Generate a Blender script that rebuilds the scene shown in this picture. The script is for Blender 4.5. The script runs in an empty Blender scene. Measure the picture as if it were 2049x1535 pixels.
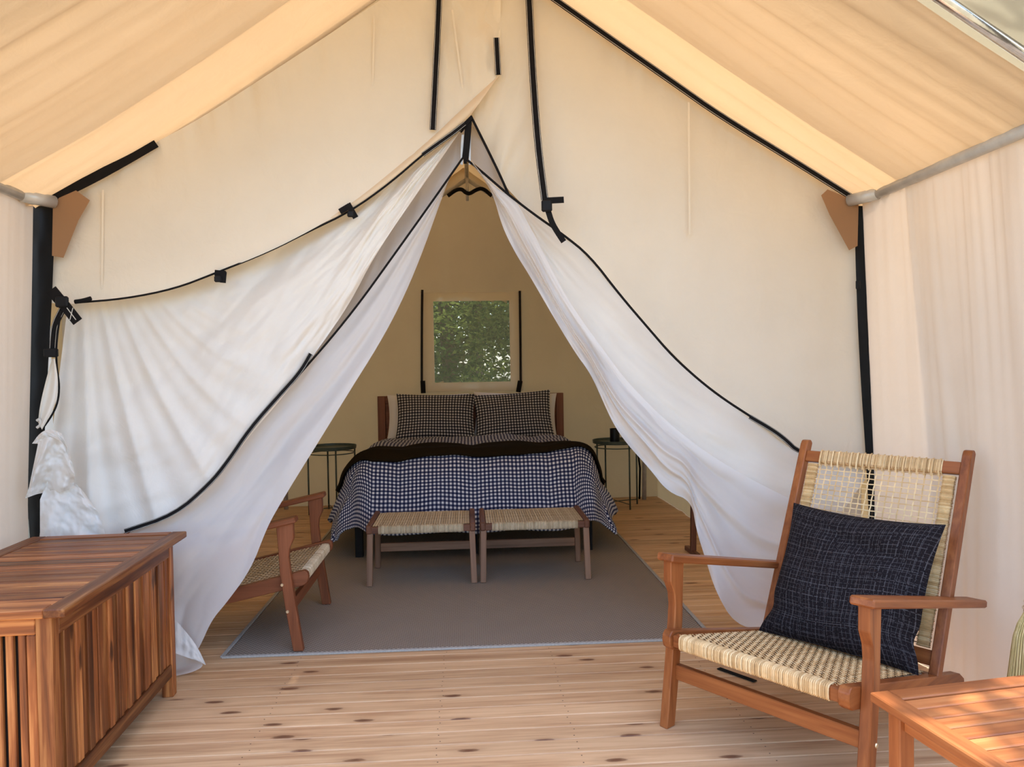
import bpy, bmesh, math, random
from math import sin, cos, pi, radians, sqrt, hypot, atan2
from mathutils import Vector, Matrix, noise

rnd = random.Random(7)
S = bpy.context.scene
COL = S.collection

# ------------------------------------------------------------------ camera
CW, CH, CF = 2049.0, 1535.0, 1500.0
EYE = Vector((0, 0, 1.25))


def cam_axes(vx, vy, roll):
    dx, dy = vx - CW / 2, CH / 2 - vy
    c, s = cos(-roll), sin(-roll)
    ux, uy = c * dx - s * dy, s * dx + c * dy
    p = atan2(uy, CF)
    yaw = math.atan(-ux / CF * cos(p))
    f = Vector((sin(yaw) * cos(p), cos(yaw) * cos(p), -sin(p)))
    r = Vector((cos(yaw), -sin(yaw), 0))
    u = r.cross(f)
    return f, r * cos(roll) - u * sin(roll), r * sin(roll) + u * cos(roll)


FW, RT, UP = cam_axes(935, 740, radians(1.0))
cd = bpy.data.cameras.new('camera')
cam = bpy.data.objects.new('camera', cd)
COL.objects.link(cam)
cd.sensor_fit = 'HORIZONTAL'
cd.sensor_width = 36
cd.lens = CF / CW * 36
cd.clip_start = 0.05
cd.clip_end = 300
m = Matrix((RT, UP, -FW)).transposed().to_4x4()
m.translation = EYE
cam.matrix_world = m
S.camera = cam

# ------------------------------------------------------------------ sky, sun, exposure
SUN_DIR = Vector((0.22, 0.02, 0.95)).normalized()      # towards the sun
w = bpy.data.worlds.new('sky')
S.world = w
w.use_nodes = True
wn = w.node_tree
sky = wn.nodes.new('ShaderNodeTexSky')
sky.sky_type = 'NISHITA'
sky.sun_disc = False
sky.sun_elevation = math.asin(SUN_DIR.z)
sky.sun_rotation = atan2(SUN_DIR.x, SUN_DIR.y)
sky.air_density = 1.0
sky.dust_density = 1.5
wn.nodes['Background'].inputs['Strength'].default_value = 0.60
haze = wn.nodes.new('ShaderNodeHueSaturation')      # hazy summer sky
haze.inputs['Saturation'].default_value = 0.95
wn.links.new(sky.outputs[0], haze.inputs['Color'])
wn.links.new(haze.outputs[0], wn.nodes['Background'].inputs[0])
sl = bpy.data.lights.new('sun', 'SUN')
sl.energy = 7.5
sl.angle = radians(0.6)
sl.color = (1.0, 0.93, 0.82)
so = bpy.data.objects.new('sun', sl)
COL.objects.link(so)
so.rotation_euler = SUN_DIR.to_track_quat('Z', 'Y').to_euler()
S.view_settings.view_transform = 'Standard'
S.view_settings.look = 'None'
S.view_settings.exposure = 0.27
S.view_settings.gamma = 1.0
S.view_settings.use_curve_mapping = False
S.cycles.use_denoising = True
S.cycles.max_bounces = 10
S.cycles.diffuse_bounces = 6
S.cycles.transmission_bounces = 8
S.cycles.transparent_max_bounces = 12
S.cycles.sample_clamp_indirect = 6


# ------------------------------------------------------------------ helpers
def P(px, py, y=None, z=None):
    """Point of the world seen at photo pixel (px, py) on the plane y=.. or z=.."""
    d = FW * CF + RT * (px - CW / 2) + UP * (CH / 2 - py)
    t = (y - EYE.y) / d.y if y is not None else (z - EYE.z) / d.z
    return EYE + d * t


def tag(o, label=None, cat=None, group=None, kind=None):
    if label: o['label'] = label
    if cat: o['category'] = cat
    if group: o['group'] = group
    if kind: o['kind'] = kind
    return o


def thing(name, label, cat, loc=(0, 0, 0), rz=0, group=None):
    o = bpy.data.objects.new(name, None)
    COL.objects.link(o)
    o.location = loc
    o.rotation_euler = (0, 0, rz)
    o.empty_display_size = 0.1
    tag(o, label, cat, group)
    bpy.context.view_layer.update()
    return o


def mk(name, verts, faces, mat, parent=None, smooth=False, uvs=None, center=True):
    """One mesh object; when top-level its origin sits at the middle of its base."""
    off = Vector((0, 0, 0))
    verts = [Vector(v) for v in verts]
    if center and parent is None:
        xs = [v.x for v in verts]; ys = [v.y for v in verts]; zs = [v.z for v in verts]
        off = Vector(((min(xs) + max(xs)) / 2, (min(ys) + max(ys)) / 2, min(zs)))
        verts = [v - off for v in verts]
    me = bpy.data.meshes.new(name)
    me.from_pydata([tuple(v) for v in verts], [], faces)
    if smooth:
        me.shade_smooth()
    if uvs:
        ul = me.uv_layers.new(name='uv')
        for lp in me.loops:
            ul.data[lp.index].uv = uvs[lp.vertex_index]
    if mat: me.materials.append(mat)
    o = bpy.data.objects.new(name, me)
    COL.objects.link(o)
    if parent is not None: o.parent = parent
    o.location = off
    return o


_box = {}


def box_mesh(sx, sy, sz, bev, mat):
    k = (round(sx, 4), round(sy, 4), round(sz, 4), round(bev, 4), mat.name)
    if k in _box: return _box[k]
    bm = bmesh.new()
    bmesh.ops.create_cube(bm, size=1)
    for v in bm.verts:
        v.co = Vector((v.co.x * sx, v.co.y * sy, v.co.z * sz))
    if bev > 0:
        bmesh.ops.bevel(bm, geom=bm.edges[:], offset=bev, segments=1, affect='EDGES')
    me = bpy.data.meshes.new('bar')
    bm.to_mesh(me); bm.free()
    me.materials.append(mat)
    _box[k] = me
    return me


def box(name, c, s, mat, parent=None, bev=0.002, rz=0):
    o = bpy.data.objects.new(name, box_mesh(s[0], s[1], s[2], bev, mat))
    COL.objects.link(o)
    o.location = c
    o.rotation_euler = (0, 0, rz)
    if parent is not None: o.parent = parent
    return o


def bar(name, a, b, wd, th, mat, parent=None, up=(0, 0, 1), bev=0.003):
    """A bar from a to b: local X along it (grain), wd across, th along up."""
    a, b = Vector(a), Vector(b)
    x = (b - a); L = x.length; x.normalize()
    u = Vector(up)
    y = u.cross(x)
    if y.length < 1e-4: y = Vector((0, 1, 0)).cross(x)
    y.normalize(); z = x.cross(y)
    o = bpy.data.objects.new(name, box_mesh(L, wd, th, bev, mat))
    COL.objects.link(o)
    if parent is not None: o.parent = parent
    mt = Matrix((x, y, z)).transposed().to_4x4()
    mt.translation = (a + b) / 2
    o.matrix_basis = mt
    return o


def prism(name, prof, y0, y1, mat, parent=None, bev=0.003):
    """A board cut to a profile in the x-z plane, from y0 to y1."""
    bm = bmesh.new()
    vs = [bm.verts.new((p[0], y0, p[1])) for p in prof]
    f = bm.faces.new(vs)
    r = bmesh.ops.extrude_face_region(bm, geom=[f])
    for v in r['geom']:
        if isinstance(v, bmesh.types.BMVert): v.co.y = y1
    bmesh.ops.recalc_face_normals(bm, faces=bm.faces[:])
    if bev: bmesh.ops.bevel(bm, geom=bm.edges[:], offset=bev, segments=1, affect='EDGES')
    me = bpy.data.meshes.new(name)
    bm.to_mesh(me); bm.free()
    me.materials.append(mat)
    o = bpy.data.objects.new(name, me)
    COL.objects.link(o)
    if parent is not None: o.parent = parent
    return o


def tube_geo(pts, r, n=10, closed=False, caps=True):
    pts = [Vector(p) for p in pts]
    V, F = [], []
    N = len(pts)
    last = None
    for i, p in enumerate(pts):
        t = (pts[(i + 1) % N] - pts[i - 1]) if closed else (pts[min(i + 1, N - 1)] - pts[max(i - 1, 0)])
        t.normalize()
        if last is None:
            ref = Vector((0, 0, 1)) if abs(t.z) < 0.9 else Vector((1, 0, 0))
            a = t.cross(ref).normalized()
        else:
            a = (last - t * last.dot(t)).normalized()
        last = a
        b = t.cross(a)
        rr = r[i] if isinstance(r, (list, tuple)) else r
        for k in range(n):
            q = 2 * pi * k / n
            V.append(p + a * cos(q) * rr + b * sin(q) * rr)
    seg = N if closed else N - 1
    for i in range(seg):
        j = (i + 1) % N
        for k in range(n):
            F.append((i * n + k, i * n + (k + 1) % n, j * n + (k + 1) % n, j * n + k))
    if caps and not closed:
        F.append(tuple(range(n - 1, -1, -1)))
        F.append(tuple((N - 1) * n + k for k in range(n)))
    return V, F


def tube(name, pts, r, mat, parent=None, n=10, closed=False):
    V, F = tube_geo(pts, r, n, closed)
    return mk(name, V, F, mat, parent, smooth=True)


def lathe(name, prof, mat, parent=None, n=40, loc=(0, 0, 0)):
    V, F = [], []
    for (r, z) in prof:
        for k in range(n):
            q = 2 * pi * k / n
            V.append(Vector((loc[0] + r * cos(q), loc[1] + r * sin(q), loc[2] + z)))
    for i in range(len(prof) - 1):
        for k in range(n):
            F.append((i * n + k, i * n + (k + 1) % n, (i + 1) * n + (k + 1) % n, (i + 1) * n + k))
    return mk(name, V, F, mat, parent, smooth=False)


def resample(pl, n):
    d = [0]
    for i in range(1, len(pl)):
        d.append(d[-1] + hypot(pl[i][0] - pl[i - 1][0], pl[i][1] - pl[i - 1][1]))
    out = []
    j = 0
    for k in range(n):
        t = d[-1] * k / (n - 1)
        while j < len(pl) - 2 and d[j + 1] < t: j += 1
        s = (t - d[j]) / max(1e-9, d[j + 1] - d[j])
        out.append(tuple(pl[j][q] + (pl[j + 1][q] - pl[j][q]) * s for q in range(len(pl[0]))))
    return out


def smooth_line(pl, it=2):
    """Chaikin corner cutting, end points kept."""
    for _ in range(it):
        o = [pl[0]]
        for a, b in zip(pl[:-1], pl[1:]):
            o.append(tuple(a[q] * .75 + b[q] * .25 for q in range(len(a))))
            o.append(tuple(a[q] * .25 + b[q] * .75 for q in range(len(a))))
        o.append(pl[-1])
        pl = o
    return pl


def sheet(name, rows, ys, nu, nv, disp, mat, parent=None, crv=True):
    """Cloth between boundary lines. rows: lines across the cloth, ys: its depth at each."""
    R = [resample(smooth_line(r) if crv else r, nu) for r in rows]
    K = len(R) - 1
    V, F, U = [], [], []
    for j in range(nv):
        v = j / (nv - 1)
        t = v * K
        k = min(int(t), K - 1)
        s = t - k
        for i in range(nu):
            u = i / (nu - 1)
            a, b = R[k][i], R[k + 1][i]
            y0 = ys[k](u) if callable(ys[k]) else ys[k]
            y1 = ys[k + 1](u) if callable(ys[k + 1]) else ys[k + 1]
            y = y0 + (y1 - y0) * s + (disp(u, v) if disp else 0)
            p = P(a[0] + (b[0] - a[0]) * s, a[1] + (b[1] - a[1]) * s, y=y)
            if p.z < 0.004: p.z = 0.004
            V.append(p)
            U.append((p.x, p.z))
    for j in range(nv - 1):
        for i in range(nu - 1):
            q = j * nu + i
            F.append((q, q + nu, q + nu + 1, q + 1))
    return mk(name, V, F, mat, parent, smooth=True, uvs=U)


def fbm(x, y, z=0, o=3):
    s, a = 0, 1
    for _ in range(o):
        s += a * noise.noise(Vector((x, y, z)))
        x, y, z, a = x * 2.03, y * 2.03, z * 2.03 + 5, a * .5
    return s


def ridged(x, y, z=0):
    return 1 - 2 * abs(noise.noise(Vector((x, y, z))) ) - .5 * abs(noise.noise(Vector((x * 2.1, y * 2.1, z + 3))))


def strap(name, pxs, y, wd, mat, parent=None, th=0.004, label=None, cat=None, group=None, stitch=True, yoff=0.0):
    """Flat webbing following photo points on the plane y; y may be a list."""
    ys = y if isinstance(y, (list, tuple)) else [y] * len(pxs)
    pts = [P(a[0], a[1], y=ys[i]) for i, a in enumerate(pxs)]
    pts = [Vector(q) for q in smooth_line([tuple(p) for p in pts], 2)] if len(pts) > 2 else pts
    V, F = [], []
    SV, SF = [], []
    n = len(pts)
    for i, p in enumerate(pts):
        t = pts[min(i + 1, n - 1)] - pts[max(i - 1, 0)]
        t.normalize()
        s = t.cross(Vector((0, 1, 0))).normalized()
        for a, b in ((-1, 0), (1, 0), (1, 1), (-1, 1)):
            V.append(p + s * a * wd / 2 + Vector((0, -b * th, 0)))
        for e in (-1, 1):
            for q in (.42, .36):
                SV.append(p + s * e * q * wd + Vector((0, -th - .0006, 0)))
    for i in range(n - 1):
        for k in range(4):
            F.append((i * 4 + k, i * 4 + (k + 1) % 4, i * 4 + 4 + (k + 1) % 4, i * 4 + 4 + k))
        for e in (0, 2):
            SF.append((i * 4 + e, i * 4 + e + 1, i * 4 + e + 5, i * 4 + e + 4))
    F += [(3, 2, 1, 0), tuple((n - 1) * 4 + k for k in range(4))]
    root = parent
    if label:
        root = thing(name, label, cat, loc=pts[-1], group=group)
        V = [v - pts[-1] for v in V]; SV = [v - pts[-1] for v in SV]
        o = mk('webbing', V, F, mat, root)
    else:
        o = mk(name, V, F, mat, parent)
    if stitch and label:
        mk('stitching', SV, SF, M['stitch'], o)
    return root if label else o


# ------------------------------------------------------------------ materials
M = {}


def nodes(name):
    mt = bpy.data.materials.new(name)
    mt.use_nodes = True
    nt = mt.node_tree
    for n in list(nt.nodes): nt.nodes.remove(n)
    out = nt.nodes.new('ShaderNodeOutputMaterial')
    return mt, nt, out


def N(nt, typ, **kw):
    n = nt.nodes.new('ShaderNode' + typ)
    for k, v in kw.items():
        if k in ('operation', 'blend_type', 'data_type', 'wave_type', 'bands_direction', 'feature', 'interpolation_type', 'clamp', 'distance'):
            setattr(n, k, v)
        else:
            n.inputs[k].default_value = v
    return n


def ramp(nt, fac, stops, interp='LINEAR'):
    r = nt.nodes.new('ShaderNodeValToRGB')
    r.color_ramp.interpolation = interp
    e = r.color_ramp.elements
    while len(e) < len(stops): e.new(0.5)
    for i, (p, c) in enumerate(stops):
        e[i].position = p
        e[i].color = (c[0], c[1], c[2], 1) if not isinstance(c, float) else (c, c, c, 1)
    nt.links.new(fac, r.inputs[0])
    return r


def mixc(nt, f, a, b, mode='MIX'):
    n = nt.nodes.new('ShaderNodeMix')
    n.data_type = 'RGBA'
    n.blend_type = mode
    for sk, v in ((0, f), (6, a), (7, b)):
        if isinstance(v, (int, float)): n.inputs[sk].default_value = v
        elif isinstance(v, tuple): n.inputs[sk].default_value = (*v[:3], 1)
        else: nt.links.new(v, n.inputs[sk])
    return n.outputs[2]


def math_(nt, op, a, b=0.0, c=0.0):
    n = nt.nodes.new('ShaderNodeMath')
    n.operation = op
    for i, v in enumerate((a, b, c)):
        if isinstance(v, (int, float)): n.inputs[i].default_value = v
        else: nt.links.new(v, n.inputs[i])
    return n.outputs[0]


def plain(name, col, rough=.6, metal=0.0, spec=.5, bump=None):
    mt, nt, out = nodes(name)
    b = N(nt, 'BsdfPrincipled', Roughness=rough, Metallic=metal)
    b.inputs['Base Color'].default_value = (*col, 1)
    b.inputs['Specular IOR Level'].default_value = spec
    tc = nt.nodes.new('ShaderNodeTexCoord')
    nz = N(nt, 'TexNoise', Scale=(bump or 40.0), Detail=4.0)
    nt.links.new(tc.outputs['Object'], nz.inputs['Vector'])
    r = ramp(nt, nz.outputs[0], [(.3, tuple(c * .85 for c in col)), (.7, tuple(min(1, c * 1.12) for c in col))])
    nt.links.new(r.outputs[0], b.inputs['Base Color'])
    bp = N(nt, 'Bump', Strength=.15, Distance=.002)
    nt.links.new(nz.outputs[0], bp.inputs['Height'])
    nt.links.new(bp.outputs[0], b.inputs['Normal'])
    nt.links.new(b.outputs[0], out.inputs[0])
    M[name] = mt
    return mt


def cloth(name, refl, trans, tmix, see=0.0, wr=1.0, stripes=None, see_c=(1, 1, 1)):
    """Woven cloth that scatters light back and through; see = open share of the weave."""
    mt, nt, out = nodes(name)
    tc = nt.nodes.new('ShaderNodeTexCoord')
    nz = N(nt, 'TexNoise', Scale=2.2, Detail=5.0, Roughness=.6)
    nt.links.new(tc.outputs['Object'], nz.inputs['Vector'])
    r1 = ramp(nt, nz.outputs[0], [(.25, tuple(c * .93 for c in refl)), (.75, refl)])
    r2 = ramp(nt, nz.outputs[0], [(.25, tuple(c * .90 for c in trans)), (.75, trans)])
    d = N(nt, 'BsdfDiffuse'); t = N(nt, 'BsdfTranslucent')
    nt.links.new(r1.outputs[0], d.inputs[0]); nt.links.new(r2.outputs[0], t.inputs[0])
    n1 = N(nt, 'TexNoise', Scale=9.0, Detail=4.0, Distortion=.6)
    mp = N(nt, 'Mapping')
    nt.links.new(tc.outputs['Object'], mp.inputs[0]); nt.links.new(mp.outputs[0], n1.inputs['Vector'])
    n2 = N(nt, 'TexNoise', Scale=600.0, Detail=1.0)
    nt.links.new(tc.outputs['Object'], n2.inputs['Vector'])
    b1 = N(nt, 'Bump', Strength=.35 * wr, Distance=.012); nt.links.new(n1.outputs[0], b1.inputs['Height'])
    b2 = N(nt, 'Bump', Strength=.12, Distance=.001); nt.links.new(n2.outputs[0], b2.inputs['Height'])
    nt.links.new(b1.outputs[0], b2.inputs['Normal'])
    for q in (d, t): nt.links.new(b2.outputs[0], q.inputs['Normal'])
    mx = N(nt, 'MixShader', Fac=tmix)
    nt.links.new(d.outputs[0], mx.inputs[1]); nt.links.new(t.outputs[0], mx.inputs[2])
    res = mx.outputs[0]
    if see > 0:
        tr = N(nt, 'BsdfTransparent'); tr.inputs[0].default_value = (*see_c, 1)
        m2 = N(nt, 'MixShader', Fac=see)
        nt.links.new(res, m2.inputs[1]); nt.links.new(tr.outputs[0], m2.inputs[2])
        res = m2.outputs[0]
    nt.links.new(res, out.inputs[0])
    M[name] = mt
    return mt


def wood(name, dark, mid, light, axis='X', rough=.45, var=.35, knots=0.0, knotcol=(.12, .045, .018), scale=1.0, coat=0.0):
    mt, nt, out = nodes(name)
    tc = nt.nodes.new('ShaderNodeTexCoord')
    oi = nt.nodes.new('ShaderNodeObjectInfo')
    off = nt.nodes.new('ShaderNodeVectorMath'); off.operation = 'MULTIPLY_ADD'
    off.inputs[0].default_value = (1, 1, 1)
    sc = nt.nodes.new('ShaderNodeVectorMath'); sc.operation = 'SCALE'
    sc.inputs[0].default_value = (13.7, 7.3, 9.1)
    nt.links.new(oi.outputs['Random'], sc.inputs['Scale'])
    ad = nt.nodes.new('ShaderNodeVectorMath'); ad.operation = 'ADD'
    nt.links.new(tc.outputs['Object'], ad.inputs[0]); nt.links.new(sc.outputs[0], ad.inputs[1])
    st = {'X': (1.2, 22, 22), 'Z': (22, 22, 1.2), 'Y': (22, 1.2, 22)}[axis]
    mp = N(nt, 'Mapping'); mp.inputs['Scale'].default_value = tuple(a * scale for a in st)
    nt.links.new(ad.outputs[0], mp.inputs[0])
    n1 = N(nt, 'TexNoise', Scale=1.0, Detail=5.0, Roughness=.6, Distortion=.5)
    nt.links.new(mp.outputs[0], n1.inputs['Vector'])
    mp2 = N(nt, 'Mapping'); mp2.inputs['Scale'].default_value = tuple(a * scale * 4 for a in st)
    nt.links.new(ad.outputs[0], mp2.inputs[0])
    n2 = N(nt, 'TexNoise', Scale=1.0, Detail=3.0)
    nt.links.new(mp2.outputs[0], n2.inputs['Vector'])
    f = math_(nt, 'ADD', math_(nt, 'MULTIPLY', n1.outputs[0], .75), math_(nt, 'MULTIPLY', n2.outputs[0], .25))
    r = ramp(nt, f, [(.33, dark), (.5, mid), (.66, light)])
    # tone of each board
    hv = N(nt, 'HueSaturation')
    nt.links.new(r.outputs[0], hv.inputs['Color'])
    rr = math_(nt, 'MULTIPLY_ADD', oi.outputs['Random'], var * 2, 1 - var)
    nt.links.new(rr, hv.inputs['Value'])
    col = hv.outputs[0]
    if knots > 0:
        mk_ = N(nt, 'Mapping')
        ks = {'X': (2.5, 8.0, 8.0), 'Z': (7.5, 7.5, 2.6), 'Y': (7.5, 2.6, 7.5)}[axis]
        mk_.inputs['Scale'].default_value = ks
        nt.links.new(ad.outputs[0], mk_.inputs[0])
        vo = N(nt, 'TexVoronoi', Scale=1.0, Randomness=.9)
        vo.voronoi_dimensions = '2D'
        nt.links.new(mk_.outputs[0], vo.inputs['Vector'])
        nk = N(nt, 'TexNoise', Scale=6.0, Detail=3.0); nt.links.new(mk_.outputs[0], nk.inputs['Vector'])
        dist = math_(nt, 'ADD', vo.outputs['Distance'], math_(nt, 'MULTIPLY', math_(nt, 'SUBTRACT', nk.outputs[0], .5), .12))
        sel = nt.nodes.new('ShaderNodeSeparateColor'); nt.links.new(vo.outputs['Color'], sel.inputs[0])
        on = math_(nt, 'LESS_THAN', sel.outputs[0], knots)
        kr = ramp(nt, dist, [(.03, .95), (.075, .75), (.10, .18), (.24, 0.0)])
        kf = math_(nt, 'MULTIPLY', kr.outputs[0], on)
        col = mixc(nt, kf, col, knotcol)
    b = N(nt, 'BsdfPrincipled', Roughness=rough)
    b.inputs['Coat Weight'].default_value = coat
    b.inputs['Specular IOR Level'].default_value = .28
    b.inputs['Coat Roughness'].default_value = .25
    nt.links.new(col, b.inputs['Base Color'])
    bp = N(nt, 'Bump', Strength=.2, Distance=.001)
    nt.links.new(f, bp.inputs['Height']); nt.links.new(bp.outputs[0], b.inputs['Normal'])
    nt.links.new(b.outputs[0], out.inputs[0])
    M[name] = mt
    return mt


def cane_mat(name, a, b, c):
    mt, nt, out = nodes(name)
    gi = nt.nodes.new('ShaderNodeNewGeometry')
    r = ramp(nt, gi.outputs['Random Per Island'], [(0.0, a), (.45, b), (1.0, c)])
    tc = nt.nodes.new('ShaderNodeTexCoord')
    nz = N(nt, 'TexNoise', Scale=60.0, Detail=3.0); nt.links.new(tc.outputs['Object'], nz.inputs['Vector'])
    v = math_(nt, 'MULTIPLY_ADD', nz.outputs[0], .5, .75)
    hv = N(nt, 'HueSaturation'); nt.links.new(r.outputs[0], hv.inputs['Color']); nt.links.new(v, hv.inputs['Value'])
    p = N(nt, 'BsdfPrincipled', Roughness=.55)
    nt.links.new(hv.outputs[0], p.inputs['Base Color'])
    nt.links.new(p.outputs[0], out.inputs[0])
    M[name] = mt


def gingham(name, pitch=.027, dark=(.012, .016, .055), mid=(.075, .085, .15), light=(.66, .67, .72)):
    mt, nt, out = nodes(name)
    tc = nt.nodes.new('ShaderNodeTexCoord')
    sp = nt.nodes.new('ShaderNodeSeparateXYZ'); nt.links.new(tc.outputs['UV'], sp.inputs[0])
    fs = []
    for k in (0, 1):
        fr = math_(nt, 'FRACT', math_(nt, 'DIVIDE', sp.outputs[k], pitch))
        fs.append(math_(nt, 'GREATER_THAN', fr, .5))
    s = math_(nt, 'MULTIPLY', math_(nt, 'ADD', fs[0], fs[1]), .5)
    r = ramp(nt, s, [(0.0, light), (.5, mid), (1.0, dark)], 'LINEAR')
    b = N(nt, 'BsdfPrincipled', Roughness=.9)
    b.inputs['Specular IOR Level'].default_value = .15
    nt.links.new(r.outputs[0], b.inputs['Base Color'])
    nz = N(nt, 'TexNoise', Scale=14.0, Detail=4.0, Distortion=.4); nt.links.new(tc.outputs['Object'], nz.inputs['Vector'])
    bp = N(nt, 'Bump', Strength=.5, Distance=.008); nt.links.new(nz.outputs[0], bp.inputs['Height'])
    nt.links.new(bp.outputs[0], b.inputs['Normal'])
    nt.links.new(b.outputs[0], out.inputs[0])
    M[name] = mt


def tweed(name):
    mt, nt, out = nodes(name)
    tc = nt.nodes.new('ShaderNodeTexCoord')
    sp = nt.nodes.new('ShaderNodeSeparateXYZ'); nt.links.new(tc.outputs['UV'], sp.inputs[0])
    acc = None
    for k, (p1, p2) in ((0, (.0135, .031)), (1, (.0155, .043))):
        wob = N(nt, 'TexNoise', Scale=55.0, Detail=2.0); nt.links.new(tc.outputs['UV'], wob.inputs['Vector'])
        c = math_(nt, 'ADD', sp.outputs[k], math_(nt, 'MULTIPLY', wob.outputs[0], .0009))
        for p, a in ((p1, .4), (p2, .6)):
            fr = math_(nt, 'FRACT', math_(nt, 'DIVIDE', c, p))
            l = math_(nt, 'MULTIPLY', math_(nt, 'LESS_THAN', fr, .0016 / p), a)
            brk = N(nt, 'TexNoise', Scale=120.0, Detail=1.0); nt.links.new(tc.outputs['UV'], brk.inputs['Vector'])
            l = math_(nt, 'MULTIPLY', l, math_(nt, 'GREATER_THAN', brk.outputs[0], .42))
            acc = l if acc is None else math_(nt, 'MAXIMUM', acc, l)
    nz = N(nt, 'TexNoise', Scale=300.0, Detail=2.0); nt.links.new(tc.outputs['UV'], nz.inputs['Vector'])
    base = ramp(nt, nz.outputs[0], [(.35, (.006, .005, .006)), (.65, (.020, .015, .017))])
    col = mixc(nt, acc, base.outputs[0], (.125, .115, .12))
    b = N(nt, 'BsdfPrincipled', Roughness=.95)
    b.inputs['Specular IOR Level'].default_value = .1
    nt.links.new(col, b.inputs['Base Color'])
    bp = N(nt, 'Bump', Strength=.4, Distance=.002); nt.links.new(nz.outputs[0], bp.inputs['Height'])
    nt.links.new(bp.outputs[0], b.inputs['Normal'])
    nt.links.new(b.outputs[0], out.inputs[0])
    M[name] = mt


def rug_mat(name):
    mt, nt, out = nodes(name)
    tc = nt.nodes.new('ShaderNodeTexCoord')
    mp = N(nt, 'Mapping'); mp.inputs['Rotation'].default_value = (0, 0, radians(45))
    nt.links.new(tc.outputs['Object'], mp.inputs[0])
    sp = nt.nodes.new('ShaderNodeSeparateXYZ'); nt.links.new(mp.outputs[0], sp.inputs[0])
    a = math_(nt, 'SINE', math_(nt, 'MULTIPLY', sp.outputs[0], 2 * pi / .014))
    c = math_(nt, 'SINE', math_(nt, 'MULTIPLY', sp.outputs[1], 2 * pi / .014))
    mx = math_(nt, 'MAXIMUM', a, c)
    nz = N(nt, 'TexNoise', Scale=6.0, Detail=4.0); nt.links.new(tc.outputs['Object'], nz.inputs['Vector'])
    nf = N(nt, 'TexNoise', Scale=180.0, Detail=2.0); nt.links.new(tc.outputs['Object'], nf.inputs['Vector'])
    r = ramp(nt, mx, [(.2, (.16, .125, .095)), (.95, (.38, .32, .26))])
    col = mixc(nt, math_(nt, 'MULTIPLY', nz.outputs[0], .5), r.outputs[0], (.20, .165, .14))
    b = N(nt, 'BsdfPrincipled', Roughness=.9)
    b.inputs['Specular IOR Level'].default_value = .2
    nt.links.new(col, b.inputs['Base Color'])
    h = math_(nt, 'ADD', mx, math_(nt, 'MULTIPLY', nf.outputs[0], 1.0))
    bp = N(nt, 'Bump', Strength=.6, Distance=.002); nt.links.new(h, bp.inputs['Height'])
    nt.links.new(bp.outputs[0], b.inputs['Normal'])
    nt.links.new(b.outputs[0], out.inputs[0])
    M[name] = mt


CANVAS = (.80, .735, .60)
cloth('canvas', (.89, .84, .72), (.88, .76, .55), .36, wr=1.5)
cloth('canvas_roof', (.78, .64, .46), (.62, .40, .205), .215, wr=1.2)
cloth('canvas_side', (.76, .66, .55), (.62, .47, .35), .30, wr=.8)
cloth('canvas_shaded', (.60, .43, .235), (.50, .35, .17), .40, wr=1.0)  # same canvas as the porch, the room's shade put into its colour
cloth('canvas_flap', (.90, .88, .82), (.88, .82, .72), .32, wr=1.0)
cloth('canvas_white', (.86, .85, .82), (.86, .82, .76), .35, wr=1.6)
cloth('sheer', (.84, .83, .83), (.84, .82, .80), .38, see=.14, wr=.5)
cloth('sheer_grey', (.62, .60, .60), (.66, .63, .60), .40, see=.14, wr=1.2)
cloth('fly', (.66, .64, .54), (.92, .80, .70), .78, wr=.6)
cloth('fly_thin', (.70, .66, .58), (.97, .90, .82), .88, wr=.4)
cloth('fly_hem_shaded', (.52, .50, .40), (.30, .29, .22), .22, wr=1.0)  # darker cloth, tree shade on the hem put into its colour
cloth('patch_brown', (.40, .235, .125), (.55, .30, .14), .30, wr=.4)
cloth('screen', (.40, .41, .29), (.30, .32, .20), .35, see=.55, wr=.1)
cloth('sheet_white', (.78, .77, .78), (.6, .6, .6), .1, wr=.8)
plain('black_web', (.009, .008, .008), .8, spec=.12)
plain('black_skirt', (.005, .005, .005), .5, spec=.15)
plain('black_metal', (.007, .007, .008), .6, spec=.2)
plain('stitch', (.55, .52, .46), .8)
plain('galv', (.50, .49, .46), .42, metal=.25, bump=18.0)
plain('chrome', (.70, .70, .70), .16, metal=1.0)
plain('green_metal', (.055, .075, .060), .45)
plain('brass', (.75, .62, .42), .35, metal=.8)
plain('blanket', (.014, .009, .004), .98, bump=90.0, spec=.05)
plain('mug', (.006, .007, .010), .3, spec=.3)
plain('twine', (.62, .46, .28), .8)
wood('deck', (.43, .235, .120), (.60, .375, .205), (.71, .475, .275), 'X', .5, .12, knots=.40, knotcol=(.15, .060, .030))
wood('acacia', (.060, .016, .005), (.19, .058, .016), (.41, .175, .055), 'X', .45, .45, knots=.10, knotcol=(.05, .016, .006), scale=1.3, coat=.06)
wood('teak', (.15, .040, .011), (.26, .078, .021), (.36, .122, .035), 'X', .42, .14, coat=.12)
wood('teak_z', (.15, .040, .011), (.26, .078, .021), (.36, .122, .035), 'Z', .42, .14, coat=.12)
wood('table_wood', (.24, .065, .018), (.38, .125, .038), (.50, .20, .070), 'X', .42, .20, coat=.15)
wood('dark_teak', (.075, .028, .016), (.13, .052, .030), (.18, .08, .048), 'X', .5, .10)
wood('stool_wood_shaded', (.14, .075, .045), (.22, .12, .075), (.28, .165, .105), 'X', .55, .12)  # same wood as the chairs, indoor shade put into its colour
cane_mat('cane', (.52, .33, .145), (.68, .46, .22), (.80, .60, .33))
cane_mat('cane_dim', (.40, .31, .20), (.50, .40, .27), (.60, .50, .35))  # same cane toned down, shade put into its colour
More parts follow.
